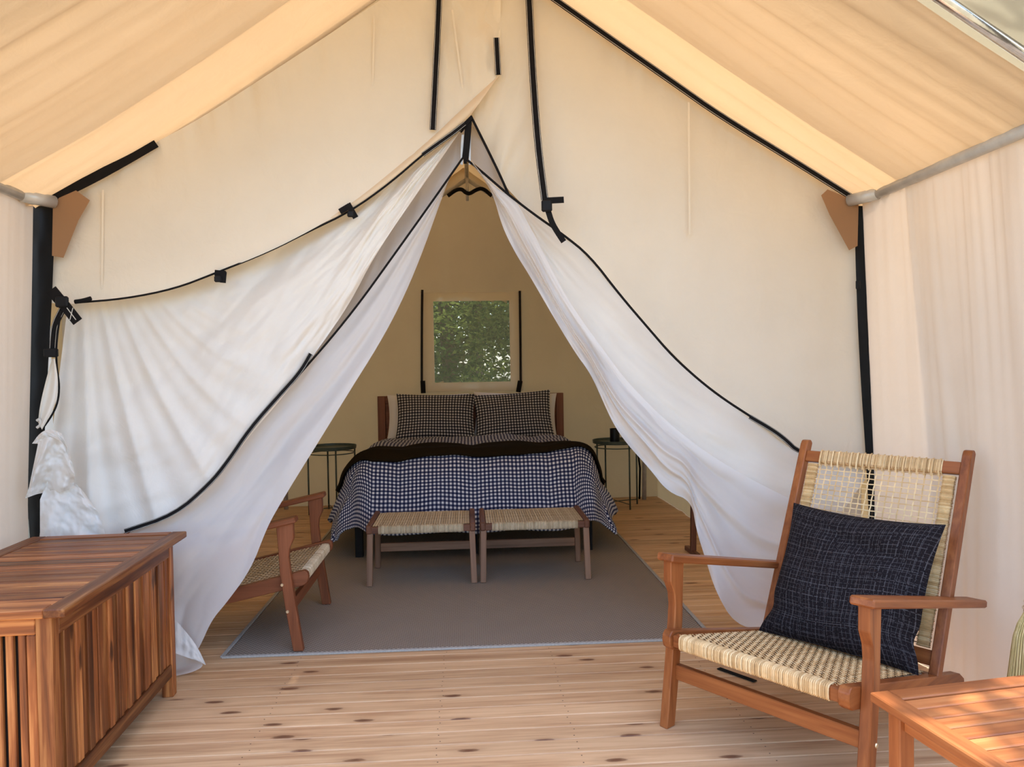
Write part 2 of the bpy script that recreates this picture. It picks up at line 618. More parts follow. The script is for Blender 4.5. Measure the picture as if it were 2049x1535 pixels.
wood('bark', (.05, .035, .022), (.10, .07, .045), (.15, .11, .075), 'Z', .9, .10, scale=.6)
gingham('gingham')
gingham('gingham_pillow', .026, dark=(.008, .009, .018), mid=(.075, .073, .085), light=(.52, .50, .49))
tweed('tweed')
rug_mat('rug_weave')
plain('rug_edge', (.38, .36, .33), .85, bump=120.0, spec=.2)
plain('soil', (.24, .20, .12), .95, bump=3.0)


def leaf_mat(name, a, b):
    mt, nt, out = nodes(name)
    gi = nt.nodes.new('ShaderNodeNewGeometry')
    r = ramp(nt, gi.outputs['Random Per Island'], [(0.0, a), (1.0, b)])
    d = N(nt, 'BsdfDiffuse'); t = N(nt, 'BsdfTranslucent')
    nt.links.new(r.outputs[0], d.inputs[0]); nt.links.new(r.outputs[0], t.inputs[0])
    mx = N(nt, 'MixShader', Fac=.45)
    nt.links.new(d.outputs[0], mx.inputs[1]); nt.links.new(t.outputs[0], mx.inputs[2])
    nt.links.new(mx.outputs[0], out.inputs[0])
    M[name] = mt


leaf_mat('leaf', (.035, .07, .012), (.26, .32, .08))
leaf_mat('leaf_dark', (.02, .045, .012), (.07, .12, .03))

# ================================================================== SETTING
YG, YB = 3.30, 7.10        # gable (door) wall, back wall
YF = 2.05                  # front edge of the porch roof
EX, EZ, RZ = 1.75, 1.98, 3.15

# ground
g = mk('ground', [(-40, -25, -.35), (40, -25, -.35), (40, 60, -.35), (-40, 60, -.35)], [(0, 1, 2, 3)], M['soil'])
tag(g, 'brown earth around the wooden deck', kind='structure')

# deck boards
PW = .0889
floor = thing('floor', 'pale knotty pine tongue and groove deck', None, (0, 4, 0))
tag(floor, kind='structure')
n0 = 17
k = 0
yy = .80
while yy < 7.45:
    o = box('plank', (rnd.uniform(-.15, .15) * 0, yy + PW / 2 - 4, -.0125), (4.7, PW - .0022, .025), M['deck'], floor, bev=.0032)
    yy += PW
SV, SF = [], []
yy = .80
while yy < 7.4:
    for x in (-1.35, -.75, -.12, .34, .95, 1.5):
        for q in (.022, .066):
            c = Vector((x + rnd.uniform(-.006, .006), yy + q - 4, .0006))
            b = len(SV)
            for a in range(6):
                SV.append(c + Vector((cos(a * pi / 3) * .0026, sin(a * pi / 3) * .0026, 0)))
            SF.append(tuple(range(b, b + 6)))
    yy += PW
tag(mk('nail_heads', SV, SF, M['bark'], floor), kind='stuff')
box('joist', (0, -3.2, -.10), (4.7, .045, .14), M['bark'], floor)
for y in (-2.2, -.6, 1.0, 2.6):
    box('joist', (0, y, -.10), (4.7, .045, .14), M['bark'], floor)


def roof_z(ax):
    """height of the roof canvas at distance ax from the ridge line"""
    t = [(0, 3.15), (.39, 2.868), (1.0, 2.455), (1.42, 2.185), (1.75, 1.985), (1.80, 1.955)]
    for (a, b), (c, d) in zip(t[:-1], t[1:]):
        if ax <= c: return b + (d - b) * (ax - a) / (c - a)
    return t[-1][1]


def roof_panel(name, sx, y0, y1, mat, lift=0.0, nu=46, nv=60, amp=.010, xmax=1.79, seed=0, sag=0.0):
    V, F = [], []
    for j in range(nv):
        v = j / (nv - 1)
        y = y0 + (y1 - y0) * v
        for i in range(nu):
            u = i / (nu - 1)
            ax = xmax * u
            # pleats run down the slope, fanning out of the eave
            yf = y + .10 * (u - .5) * sin(y * 5 + seed)
            d = amp * (1.5 * fbm(yf * 5.5, u * .7, seed, 2) + .7 * fbm(yf * 17, u * 1.0, seed + 3, 2) * (.35 + .9 * u) + .35 * fbm(yf * 48, u * .8, seed + 6, 2) * u ** 3)
            z = roof_z(ax) + lift + d - sag * 4 * u * (1 - u) * (.5 + .5 * v)
            x = sx * ax
            V.append((x, y, z))
    for j in range(nv - 1):
        for i in range(nu - 1):
            q = j * nu + i
            F.append((q, q + 1, q + nu + 1, q + nu))
    o = mk(name, V, F, mat, smooth=True)
    tag(o, None, kind='structure')
    return o


tag(roof_panel('ceiling_porch_left', -1, YF + .02, YG + .04, M['canvas_roof'], amp=.016, seed=2, sag=.02, nv=90),
    'sunlit peach porch roof slope above the slatted chest')
tag(roof_panel('ceiling_porch_right', 1, YF + .01, YG + .04, M['canvas_roof'], amp=.016, seed=9, nv=90),
    'sunlit peach porch roof slope above the lounge chair')
tag(roof_panel('ceiling_inner_left', -1, YG + .03, YB + .05, M['canvas_shaded'], amp=.008, seed=4),
    'shade-toned tan tent roof slope over the bed, chest side')
tag(roof_panel('ceiling_inner_right', 1, YG + .03, YB + .05, M['canvas_shaded'], amp=.008, seed=5),
    'shade-toned tan tent roof slope over the bed, lounge chair side')


def fly_panel(sx, ya, yb, nv, zr=3.40, xm=1.98):
    V, F = [], []
    nu = 20
    for j in range(nv):
        y = ya + (yb - ya) * j / (nv - 1)
        for i in range(nu):
            u = i / (nu - 1)
            ax = xm * u
            V.append((sx * ax, y, zr - .62 * ax - .05 * sin(pi * u) + .008 * fbm(ax * 3, y * 3, sx)))
    for j in range(nv - 1):
        for i in range(nu - 1):
            q = j * nu + i
            F.append((q, q + 1, q + nu + 1, q + nu))
    return V, F


for sx, nm in ((-1, 'chest side'), (1, 'lounge chair side')):
    V, F = fly_panel(sx, 3.31, 7.5, 40)
    o = mk('rain_fly', V, F, M['fly'], smooth=True)
    tag(o, 'pale rain fly stretched over the sleeping room roof, ' + nm, 'rain fly')
    V, F = fly_panel(sx, 2.34, 2.96, 14, 3.36, 2.35)
    o = mk('porch_shade_cloth', V, F, M['fly_thin'], smooth=True)  # added outer cloth, ends early to leave a bright strip by the gable
    tag(o, 'unseen thin canvas added to tone the porch roof light, ' + nm, 'rain fly')
    V, F = fly_panel(sx, 1.99, 2.34, 8, 3.33, 2.35)
    o = mk('fly_valance', V, F, M['fly_hem_shaded'], smooth=True)
    tag(o, 'canvas hem with shade put into its grey beige cloth above the porch roof edge, ' + nm, 'valance')


def side_wall(name, sx, y0, y1, mat, x0, bul, label, amp=.012, seed=0, ztop=1.972, freq=7.0, nu=110):
    V, F = [], []
    nv = 34
    for j in range(nv):
        v = j / (nv - 1)
        z = ztop * (1 - v)
        for i in range(nu):
            u = i / (nu - 1)
            y = y0 + (y1 - y0) * u
            g1 = fbm(y * freq + .35 * v * sin(y * 9), v * .6, seed, 2)
            g2 = fbm(y * 26, v * .9, seed + 5, 2) * (1 - v) ** 1.5
            end = min(1, (1 - u) * 5 + .12) if sx > 0 else 1
            x = x0 - .012 * (1 - end) + bul * min(1, v * 1.6) * (.45 + .55 * end) + end * amp * (.25 + v) * g1 * 1.3 + end * amp * .5 * g2
            V.append((sx * x, y, max(z, .002)))
    for j in range(nv - 1):
        for i in range(nu - 1):
            q = j * nu + i
            F.append((q, q + 1, q + nu + 1, q + nu))
    o = mk(name, V, F, mat, smooth=True)
    tag(o, label, kind='structure')
    return o


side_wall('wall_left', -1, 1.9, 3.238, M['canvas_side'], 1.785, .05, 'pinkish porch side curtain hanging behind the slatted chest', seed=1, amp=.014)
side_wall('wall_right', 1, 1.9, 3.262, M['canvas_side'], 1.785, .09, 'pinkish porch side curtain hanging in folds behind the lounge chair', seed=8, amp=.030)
side_wall('wall_inner_left', -1, YG + .012, YB, M['canvas_shaded'], 1.77, .0, 'shade-toned tan side wall of the sleeping room, chest side', seed=3, freq=3)
side_wall('wall_inner_right', 1, YG - .034, YB, M['canvas_shaded'], 1.812, .0, 'shade-toned tan side wall of the sleeping room beside the mug table', seed=6, freq=5)

# back wall with a window opening
WX0, WX1, WZ0, WZ1 = -.325, .425, 1.115, 1.915


def grid_vals(a, b, n, ins):
    v = [a + (b - a) * i / (n - 1) for i in range(n)]
    for q in ins:
        j = min(range(len(v)), key=lambda t: abs(v[t] - q))
        v[j] = q
    return sorted(set(v))


V, F = [], []
xs = grid_vals(-1.85, 1.85, 92, (WX0, WX1))
ws = grid_vals(0, 1, 61, ())
for zz in ws:
    for x in xs:
        top = roof_z(abs(x)) + .01
        z = zz * top
        V.append((x, YB + .022 * fbm(x * 5 + .3 * z, z * .5, 3, 3) * (.4 + .8 * zz) +   .012 * fbm(x * 18, z * .8, 8, 2) * max(0, zz - .55) * 2, z))
nx = len(xs)
for j in range(len(ws) - 1):
    for i in range(nx - 1):
        cx = (xs[i] + xs[i + 1]) / 2
        cz = (V[j * nx + i][2] + V[(j + 1) * nx + i][2]) / 2
        if WX0 < cx < WX1 and WZ0 < cz < WZ1: continue
        F.append((j * nx + i, j * nx + i + 1, (j + 1) * nx + i + 1, (j + 1) * nx + i))
o = mk('wall_back', V, F, M['canvas_shaded'], smooth=True)
tag(o, 'shade-toned tan canvas back wall behind the headboard', kind='structure')
for (xa, za, xb, zb) in ((-.62, 2.02, .72, 2.02), (-.48, 2.02, -.48, 1.06), (.58, 2.02, .58, 1.06)):
    pass

# window: a sewn frame of canvas round a mesh screen
win = thing('window_1', 'square mesh window in the back wall looking onto trees', None, ((WX0 + WX1) / 2, YB - .02, WZ0))
tag(win, kind='structure')
wx = (WX1 - WX0) / 2
wh = WZ1 - WZ0
V, F = [], []


def ring(x0, z0, x1, z1, y):
    return [(x0, y, z0), (x1, y, z0), (x1, y, z1), (x0, y, z1)]


V = ring(-wx - .10, -.07, wx + .10, wh + .06, 0) + ring(-wx + .018, .018, wx - .018, wh - .018, -.004) + ring(-wx + .018, .018, wx - .018, wh - .018, .01)
F = [(a, (a + 1) % 4, 4 + (a + 1) % 4, 4 + a) for a in range(4)] + [(4 + a, 4 + (a + 1) % 4, 8 + (a + 1) % 4, 8 + a) for a in range(4)]
cloth('canvas_hem', (.86, .80, .64), (.7, .6, .4), .25, wr=.4)
mk('window_frame', V, F, M['canvas_hem'], win)
mk('window_screen', ring(-wx, 0, wx, wh, .012), [(0, 1, 2, 3)], M['screen'], win)
# top seam panel under the window
strap('window_strap', [(845, 580), (844, 650), (844, 765)], YB - .05, .026, M['black_web'], label='black webbing strap', cat='strap')
S1 = bpy.data.objects['window_strap']
S1['label'] = 'black webbing strap beside the mesh window, on the side of the bare table'
strap('buckle_tab', [(846, 762), (847, 787)], YB - .055, .045, M['black_web'], parent=None)
bpy.data.objects['buckle_tab'].parent = S1
bpy.data.objects['buckle_tab'].matrix_parent_inverse = S1.matrix_world.inverted()
S2 = strap('window_strap', [(1040, 582), (1041, 660), (1042, 765)], YB - .05, .026, M['black_web'], label='black webbing strap beside the mesh window, on the side of the mug table', cat='strap')
bt = strap('buckle_tab', [(1041, 762), (1037, 785)], YB - .055, .045, M['black_web'])
bt.parent = S2
bt.matrix_parent_inverse = S2.matrix_world.inverted()

# ================================================================== GABLE WALL (door wall)
TL = [(100, 606), (140, 610), (250, 598), (350, 578), (430, 547), (540, 503), (620, 462), (700, 416), (780, 358), (860, 292), (935, 215), (1000, 150)]
ROOF_L = [(96, 408), (150, 374), (298, 292), (400, 238), (513, 164), (657, 70), (760, 0), (870, -66), (1004, -135)]


def dl(u, v):
    top = .020 * fbm(u * 26, v * 1.2, 2, 2) * max(0, 1 - v * 3.2) * (1 if u < .62 else .3)
    cen = .050 * fbm(u * 20 - v * 2, v * 2, 5, 3) * max(0, (u - .72)) * 3
    low = -.03 * max(0, v - .8) * 5 * (1 - abs(u - .5))
    cr = .010 * ridged(u * 44, v * 2.5, 2) * max(0, min(1, (u - .74) * 9))
    return top + cen + cr + low + .012 * fbm(u * 4, v * 3, 9, 2)


o = sheet('wall_front_left', [ROOF_L, TL], [3.29, lambda u: 3.27 - .03 * sin(pi * u)], 150, 60, dl, M['canvas'])
tag(o, 'cream gable canvas above the tied back door flap', kind='structure')
ROOF_R = [(972, -130), (1100, -6), (1222, 79), (1349, 168), (1441, 233), (1588, 322), (1718, 406)]
BR = [(938, 228), (980, 310), (1018, 390), (1125, 468), (1180, 510), (1240, 588), (1300, 660), (1400, 762), (1500, 832), (1595, 905), (1660, 925), (1745, 945)]


def dr(u, v):
    a = .045 * fbm(u * 16 + v * 1.5, v * 1.0, 21, 3) * max(0, .42 - u) * 2.4 * (.3 + v)
    b = .016 * fbm(u * 9, v * 1.4, 12, 2) * v
    c = .012 * fbm(u * 24, v, 31, 2) * max(0, 1 - v * 5)
    d = -.05 * sin(pi * min(1, v)) * sin(pi * u)
    return a + b + c + d


o = sheet('wall_front_right', [ROOF_R, BR], [3.31, 3.30], 150, 70, dr, M['canvas'])
tag(o, 'cream gable canvas above the sheer flap and lounge chair', kind='structure')
# canvas that goes on down to the floor behind the lounge chair
o = sheet('wall_front_right', [[(1585, 905), (1660, 925), (1745, 945)], [(1560, 1325), (1680, 1322), (1790, 1318)]], [3.36, 3.36], 40, 30,
          lambda u, v: .015 * fbm(u * 5, v, 3, 2), M['canvas_white'])
tag(o, 'pale lower canvas of the gable seen through the cane chair back', kind='structure')

o = sheet('wall_front_left', [[(92, 585), (180, 590), (260, 585)], [(70, 1325), (180, 1322), (330, 1318)]], [3.40, 3.40], 30, 30,
          lambda u, v: .015 * fbm(u * 5, v, 13, 2), M['canvas_white'])
tag(o, 'pale lower canvas of the gable behind the tied flap', kind='structure')

hm = sheet('rolled_hem', [[(430, 540), (540, 496), (620, 455), (700, 405), (780, 346), (860, 280), (935, 208), (1000, 149)],
                         [(430, 548), (540, 504), (620, 464), (700, 425), (780, 368), (850, 307), (905, 268), (941, 232)]], [3.235, 3.222], 70, 10,
           lambda u, v: -.018 * sin(pi * v) * (.3 + u), M['canvas_roof'])  # peach cloth carries the warm lit shade under this edge
wfl, wfr = [o_ for o_ in COL.objects if o_.name in ('wall_front_left', 'wall_front_right')]
for par, a_, b_ in ((wfl, (749, 26), (742, 340)), (wfl, (206, 380), (204, 590)), (wfr, (1378, 205), (1380, 470)), (wfl, (905, 20), (930, 210))):
    sm_ = strap('seam', [a_, b_], 3.262 if par is wfl else 3.232, .008, M['canvas'], th=.0008)
    sm_.parent = par
    sm_.matrix_parent_inverse = Matrix.Translation(-par.location)

hm.parent = wfl
hm.matrix_parent_inverse = Matrix.Translation(-wfl.location)

# brown corner patches
for nm, pts, lab in (
    ('corner_patch', [(106, 408), (118, 396), (152, 381), (180, 401), (157, 441), (127, 516), (104, 512)], 'brown reinforcing patch in the upper gable corner above the tied flap'),
    ('corner_patch', [(1718, 406), (1700, 397), (1656, 379), (1643, 391), (1660, 430), (1699, 501), (1716, 492)], 'brown reinforcing patch in the upper gable corner above the lounge chair'),
):
    V = [P(a, b, y=3.235) for a, b in pts] + [P(a, b, y=3.245) for a, b in pts]
    n = len(pts)
    F = [tuple(range(n)), tuple(range(2 * n - 1, n - 1, -1))] + [(a, (a + 1) % n, n + (a + 1) % n, n + a) for a in range(n)]
    tag(mk(nm, V, F, M['patch_brown']), lab, 'patch')

# ---- door flap pulled over and tied by the black post
FT = [(136, 606), (250, 588), (350, 566), (430, 535), (540, 490), (620, 450), (700, 405), (780, 345), (860, 280), (925, 255)]
FB = [(78, 1082), (120, 1084), (165, 1080), (258, 1066), (352, 1034), (424, 974), (504, 866), (566, 796), (643, 690), (701, 606), (748, 514), (822, 405), (880, 322), (924, 258)]


def dfl(u, v):
    # folds fall from the tie point; long pull creases across the middle
    left = max(0, 1 - u * 2.1)
    ang = u * 52 / (.35 + .65 * v)
    f1 = .040 * (abs(sin(ang * .55 + .8 * v)) ** .6 * 1.6 - 1 + .3 * sin(ang * 2.1 + 1)) * left * v ** .6
    f2 = .022 * fbm(u * 7 + v * 2.5, v * 4 - u * 3, 41, 3)
    belly = -.10 * sin(pi * u) * sin(pi * v)
    dia = .016 * sin((u * 5 + v * 7) * 2.2) * sin(pi * u) * (1 - v)
    cr = .012 * ridged(u * 4 + v * 6, v * 3 - u * 6, 27) * sin(pi * v) * min(1, u * 3)
    return f1 + f2 + belly + dia + cr


flap = sheet('door_flap', [FT, FB], [3.36, 3.20], 190, 120, dfl, M['canvas_flap'])
tag(flap, 'large cream canvas door flap drawn aside and tied to the wide black post', 'tent flap')
# inner strip between the flap and the zip
Kp = [(921, 262), (822, 405), (748, 513), (700, 603), (655, 664), (600, 738), (560, 788)]
Zp = [(926, 318), (850, 424), (779, 523), (720, 605), (665, 674), (610, 738), (560, 792)]
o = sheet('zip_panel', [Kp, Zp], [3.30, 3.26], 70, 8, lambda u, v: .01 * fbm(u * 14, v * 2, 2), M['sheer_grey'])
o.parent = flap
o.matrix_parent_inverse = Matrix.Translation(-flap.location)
# left mesh screen
ZL = [(926, 316), (850, 424), (779, 523), (720, 605), (660, 680), (600, 748), (560, 790), (500, 858), (420, 968), (350, 1028), (250, 1062), (235, 1120), (240, 1220), (255, 1330)]
EL = [(928, 322), (905, 342), (882, 402), (840, 520), (800, 612), (758, 690), (700, 782), (640, 880), (590, 960), (548, 1030), (532, 1062), (502, 1140), (452, 1208), (424, 1240), (402, 1290), (388, 1312), (412, 1331), (385, 1346), (350, 1353)]


def dml(u, v):
    e = .018 * sin(v * 9 + u * 6) * v
    f = .030 * fbm(u * 3.5 + v * 1.2, v * 2.2 - u * 1.2, 51, 2) * (.25 + .9 * sin(pi * min(1, v)))
    g2 = .03 * sin(v * 14 + 3 * u) * max(0, u - .72) * 2
    c = .026 * ridged(u * 5 + v * 2.5, v * 2.4 - u * 3, 17) * max(0, u - .25) * 1.2 * min(1, v * 5)
    return e + f + g2 + c


scr = sheet('mesh_screen', [ZL, EL], [lambda u: 3.27 - .06 * u, lambda u: 3.24 - .09 * u], 200, 60, dml, M['sheer'])
tag(scr, 'white sheer insect screen sweeping down to the floor beside the chest', 'insect screen')
# crumpled foot of the screen turned over on the floor
o = sheet('screen_hem', [[(346, 1236), (360, 1250), (385, 1280), (398, 1300), (412, 1330)], [(346, 1306), (365, 1312), (380, 1318), (396, 1322), (411, 1331)]], [3.13, 3.12], 30, 12,
          lambda u, v: .008 * fbm(u * 6, v * 3, 7), M['canvas_white'])
o.parent = scr
o.matrix_parent_inverse = Matrix.Translation(-scr.location)

# ---- right: canvas flap behind the zip and the sheer screen
BR2 = [(940, 320), (980, 356), (1018, 388), (1125, 466), (1180, 508), (1240, 586), (1300, 658), (1400, 760), (1500, 830), (1595, 903), (1660, 922), (1745, 940)]
MR = [(942, 326), (990, 382), (1032, 400), (1062, 470), (1085, 520), (1120, 590), (1160, 652), (1210, 720), (1250, 776), (1330, 856), (1420, 930), (1560, 1010), (1660, 1060)]


def dfr(u, v):
    return .022 * fbm(u * 8 + v * 2, v * 3, 61, 2) * (.2 + v) + .006 * sin(v * 8 + u * 20) * v


flr = sheet('door_flap', [BR2, MR], [3.32, 3.25], 160, 50, dfr, M['canvas_flap'])
tag(flr, 'narrow cream door flap rolled along the zip towards the lounge chair', 'tent flap')
MR2 = [(944, 322), (990, 378), (1030, 396), (1066, 464), (1090, 512), (1126, 582), (1166, 644), (1216, 712), (1258, 768), (1336, 846), (1425, 915), (1560, 990), (1680, 1040)]
ER = [(946, 330), (968, 358), (988, 392), (1004, 452), (1030, 505), (1060, 552), (1100, 622), (1150, 705), (1182, 748), (1205, 800), (1228, 850), (1254, 888), (1300, 938), (1336, 985), (1384, 1002), (1393, 1060), (1412, 1120), (1432, 1184), (1470, 1250), (1530, 1262), (1640, 1305)]


def dmr(u, v):
    f = .040 * fbm(u * 3.2 + v * 1.2, v * 2.4 - u * 1.6, 71, 2) * (.3 + .9 * sin(pi * min(1, v)))
    r = -.030 * math.exp(-((v - .45 - .1 * sin(u * 5)) / .05) ** 2)
    e = .02 * sin(u * 60) * max(0, v - .85) * 5
    r2 = -.020 * math.exp(-((v - .74 + .10 * sin(u * 4.2)) / .030) ** 2) * min(1, u * 2)
    c = .030 * ridged(u * 5 + v * 3, v * 2.6 - u * 3.5, 7) * max(0, u - .30) * 1.3
    return (f + r + r2 + c) * min(1, v * 7) + e


srr = sheet('mesh_screen', [MR2, ER], [3.205, 3.19], 200, 70, dmr, M['sheer'])
tag(srr, 'white sheer insect screen draped towards the cane lounge chair', 'insect screen')
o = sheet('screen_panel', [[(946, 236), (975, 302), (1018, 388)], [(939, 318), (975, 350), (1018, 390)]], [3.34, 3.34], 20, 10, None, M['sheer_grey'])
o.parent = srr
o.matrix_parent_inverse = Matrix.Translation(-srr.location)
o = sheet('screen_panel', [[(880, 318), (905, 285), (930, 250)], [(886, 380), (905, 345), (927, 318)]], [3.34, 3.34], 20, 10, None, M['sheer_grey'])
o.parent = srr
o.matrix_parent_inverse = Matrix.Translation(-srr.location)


# zips and piping
def cord(name, pxs, y, r, mat='black_web', parent=None, label=None, cat=None, n=8):
    ys = y if isinstance(y, (list, tuple)) else [y] * len(pxs)
    tri = smooth_line([(a[0], a[1], ys[i]) for i, a in enumerate(pxs)])
    pts = [P(a, b, y=c) for a, b, c in tri]
    o = tube(name, pts, r, M[mat], None, n)
    if parent is not None:
        o.parent = parent
        o.matrix_parent_inverse = Matrix.Translation(-parent.location)
    if label: tag(o, label, cat)
    return o


cord('piping', [(150, 606)] + TL[2:7] + [(700, 424), (780, 367), (850, 306), (885, 280), (926, 254)], 3.215, .0042, label='black piping along the upper edge of the tied back flap', cat='piping')
cord('piping', [(150, 604), (165, 602), (182, 597)], 3.20, .009, parent=bpy.data.objects['piping'])
strap('zip', [(930, 248), (905, 268), (876, 288), (846, 310)], [3.212] * 4, .018, M['black_web'], label='thick black zip end hanging below the gable point', cat='zip')
cord('zip', ZL[:6], 3.19, .0045, label='thin black zip running from the gable point down the draped screen', cat='zip')
strap('zip', [(622, 708), (600, 746), (560, 790), (500, 858), (455, 925), (420, 968), (350, 1030), (250, 1063)], [3.17] * 8, .019, M['black_web'],
      label='wide black zip tape slanting down the draped flap to the chest', cat='zip')
cord('zip', [(942, 232), (960, 268), (975, 298), (998, 345), (1018, 390)], 3.24, .0055, label='short black zip from the gable point to the sheer screen', cat='zip')
cord('zip', [(932, 318), (960, 340), (990, 366), (1018, 390), (1070, 430), (1125, 468), (1180, 512), (1240, 590), (1300, 660), (1345, 712), (1400, 762), (1450, 800), (1500, 832), (1550, 865)],
     3.20, .0052, label='long black zip curving down the cream gable to the lounge chair', cat='zip')
strap('zip', [(1500, 834), (1545, 860), (1572, 880), (1597, 905), (1680, 925), (1792, 945)], [3.19] * 4 + [3.30, 3.30], .020, M['black_web'],
      label='flat black zip end tucked behind the lounge chair back', cat='zip')

# hub at the door point
hub = thing('zip_hub', 'cluster of black zips and sliders hanging at the gable point', 'zip', P(935, 340, y=3.24))


def relstrap(name, pxs, y, wd, root, mat='black_web'):
    o = strap(name, pxs, y, wd, M[mat])
    o.parent = root
    o.matrix_parent_inverse = Matrix.Translation(-root.location)
    return o


relstrap('zip_tape', [(938, 236), (935, 280), (931, 318)], 3.235, .028, hub)
relstrap('zip_tape', [(926, 270), (924, 300), (924, 330)], 3.24, .010, hub, 'galv')
relstrap('zip_tape', [(941, 250), (940, 290), (940, 330)], 3.24, .008, hub, 'galv')
relstrap('zip_tape', [(941, 232), (930, 246), (918, 262)], 3.23, .030, hub)
relstrap('slider', [(930, 308), (931, 328)], 3.228, .014, hub)

# straps down the gable
strap('gable_strap', [(880, -60), (877, 40), (872, 140), (866, 260)], [3.26, 3.25, 3.24, 3.22], .027, M['black_web'], label='long black webbing strap ending above the draped flap edge', cat='strap')
strap('gable_strap', [(993, 76), (995, 112), (997, 150)], 3.235, .025, M['black_web'], label='short black webbing tab at the seam below the ridge', cat='strap')
g3 = strap('gable_strap', [(1056, -60), (1060, 30), (1066, 150), (1076, 290), (1090, 400)], [3.27, 3.25, 3.22, 3.20, 3.18], .031, M['black_web'], label='longest black webbing strap, ending in a buckle over the sheer screen', cat='strap')


def rel(o, root):
    o.parent = root
    o.matrix_parent_inverse = Matrix.Translation(-root.location)
    return o


rel(strap('strap_tail', [(1096, 420), (1104, 446), (1116, 466), (1128, 484)], 3.17, .024, M['black_web']), g3)
rel(strap('tab', [(1090, 402), (1128, 400)], 3.165, .026, M['black_web']), g3)
c = P(1094, 412, y=3.16)
o = box('buckle', c, (.045, .018, .05), M['black_metal'], None, .006); rel(o, g3)

# buckles on the piping
for i, (pts, lab) in enumerate(((
        [(680, 424), (700, 412), (712, 436)], 'black buckle tab on the piping higher up, near the zip'),
        ([(430, 546), (452, 548), (446, 566)], 'black buckle tab on the piping halfway to the tied corner'))):
    r = thing('buckle_tab', lab, 'buckle', P(*pts[1], y=3.20), group=None)
    rel(strap('webbing', [pts[0], pts[1]], 3.20, .024, M['black_web']), r)
    rel(strap('webbing', [(pts[1][0] - 4, pts[1][1] - 4), pts[2]], 3.196, .024, M['black_web']), r)
    rel(box('clip', P(pts[2][0] - 10, pts[2][1] - 8, y=3.19), (.03, .012, .028), M['black_metal'], None, .005), r)

# tie of the flap at the black post
tie = thing('flap_tie', 'black stitched strap and buckle tying the flap corner to the wide black post', 'strap', P(128, 612, y=3.17))
rel(strap('strap', [(103, 580), (128, 610)], 3.165, .045, M['black_web']), tie)
rel(strap('strap', [(126, 606), (156, 644)], 3.16, .042, M['black_web']), tie)
rel(box('buckle', P(124, 604, y=3.155), (.05, .02, .045), M['black_metal'], None, .006), tie)
rel(strap('cross_stitch', [(134, 616), (152, 640)], 3.1545, .003, M['stitch'], th=.001), tie)
rel(strap('cross_stitch', [(146, 616), (140, 640)], 3.1545, .003, M['stitch'], th=.001), tie)
s2 = strap('hanging_strap', [(126, 618), (110, 650), (107, 680), (105, 715)], 3.17, .026, M['black_web'], label='black strap hanging from the tied flap corner to a small buckle', cat='strap')
rel(box('buckle', P(102, 706, y=3.16), (.055, .018, .036), M['black_metal'], None, .005), s2)
cord('piping', [(122, 622), (116, 660), (112, 700), (114, 740), (119, 772), (116, 805), (104, 832), (82, 862)], 3.155, .004, label='thin black piping looping down beside the wide black post', cat='piping')
o = sheet('flap_fold', [[(104, 718), (92, 760), (80, 810), (76, 845)], [(110, 718), (118, 768), (110, 815), (84, 860)]], [3.16, 3.16], 24, 10,
          lambda u, v: .02 * sin(v * 6) - .01, M['canvas_flap'])
tag(o, 'slim fold of cream canvas hanging inside the looping piping', 'tent flap')

# bunched cloth by the post
o = sheet('bunched_cloth', [
    [(64, 888), (80, 866), (98, 858), (112, 862), (124, 868)],
    [(76, 888), (84, 880), (98, 872), (128, 886), (140, 908)],
    [(58, 975), (72, 940), (100, 930), (130, 925), (150, 950)],
    [(50, 998), (75, 988), (100, 985), (128, 985), (148, 972)]], [3.12, 3.09, 3.10, 3.13], 44, 60,
    lambda u, v: .030 * fbm(u * 4, v * 5, 81, 3) + .02 * sin(u * 9 + v * 4), M['canvas_white'])
tag(o, 'crumpled white canvas tail bunched halfway down the wide black post', 'tent flap')
o = sheet('bunched_cloth', [
    [(96, 960), (120, 955), (150, 965), (168, 985)],
    [(80, 1000), (110, 1005), (160, 1010), (196, 1025)],
    [(80, 1085), (120, 1085), (170, 1082), (214, 1078)]], [3.15, 3.11, 3.10], 40, 44,
    lambda u, v: .026 * fbm(u * 4, v * 4, 91, 3) + .012 * sin(u * 13 + v * 3), M['canvas_white'])
tag(o, 'lower crumpled white canvas touching the far end of the chest', 'tent flap')

# black corner skirts and roof bands
sk = sheet('corner_skirt', [[(66, 412), (60, 520), (54, 640), (48, 760), (46, 860), (50, 935), (60, 1080)], [(112, 412), (107, 520), (104, 600), (97, 720), (92, 820), (86, 935), (92, 1080)]], [3.26, 3.25], 60, 6,
           lambda u, v: .006 * fbm(u * 9, v * 3, 4), M['black_skirt'])
tag(sk, 'wide glossy black corner strip of the tent behind the chest', 'corner strip')
sk = sheet('corner_skirt', [[(1709, 412), (1714, 600), (1722, 760), (1732, 905), (1740, 1060), (1752, 1316)], [(1733, 412), (1738, 600), (1746, 760), (1754, 905), (1766, 1060), (1792, 1316)]], [3.27, 3.26], 60, 4,
           lambda u, v: .005 * fbm(u * 9, v * 3, 4), M['black_skirt'])
tag(sk, 'narrow black corner strip of the tent behind the lounge chair', 'corner strip')
rel(box('small_buckle', P(1717, 570, y=3.24), (.02, .012, .04), M['black_metal'], None, .004), sk)
cord('small_cord', [(74, 842), (80, 838), (82, 850), (74, 856)], 3.15, .006, mat='stitch', parent=tie)
BL = [(92, 400), (180, 356), (298, 300), (400, 246), (500, 180)]
strap('roof_strap', [(88, 404), (170, 366), (240, 328), (312, 286)], [3.24, 3.24, 3.25, 3.27], .040, M['black_web'], label='black webbing along the gable top above the brown patch of the tied flap', cat='strap', stitch=False)
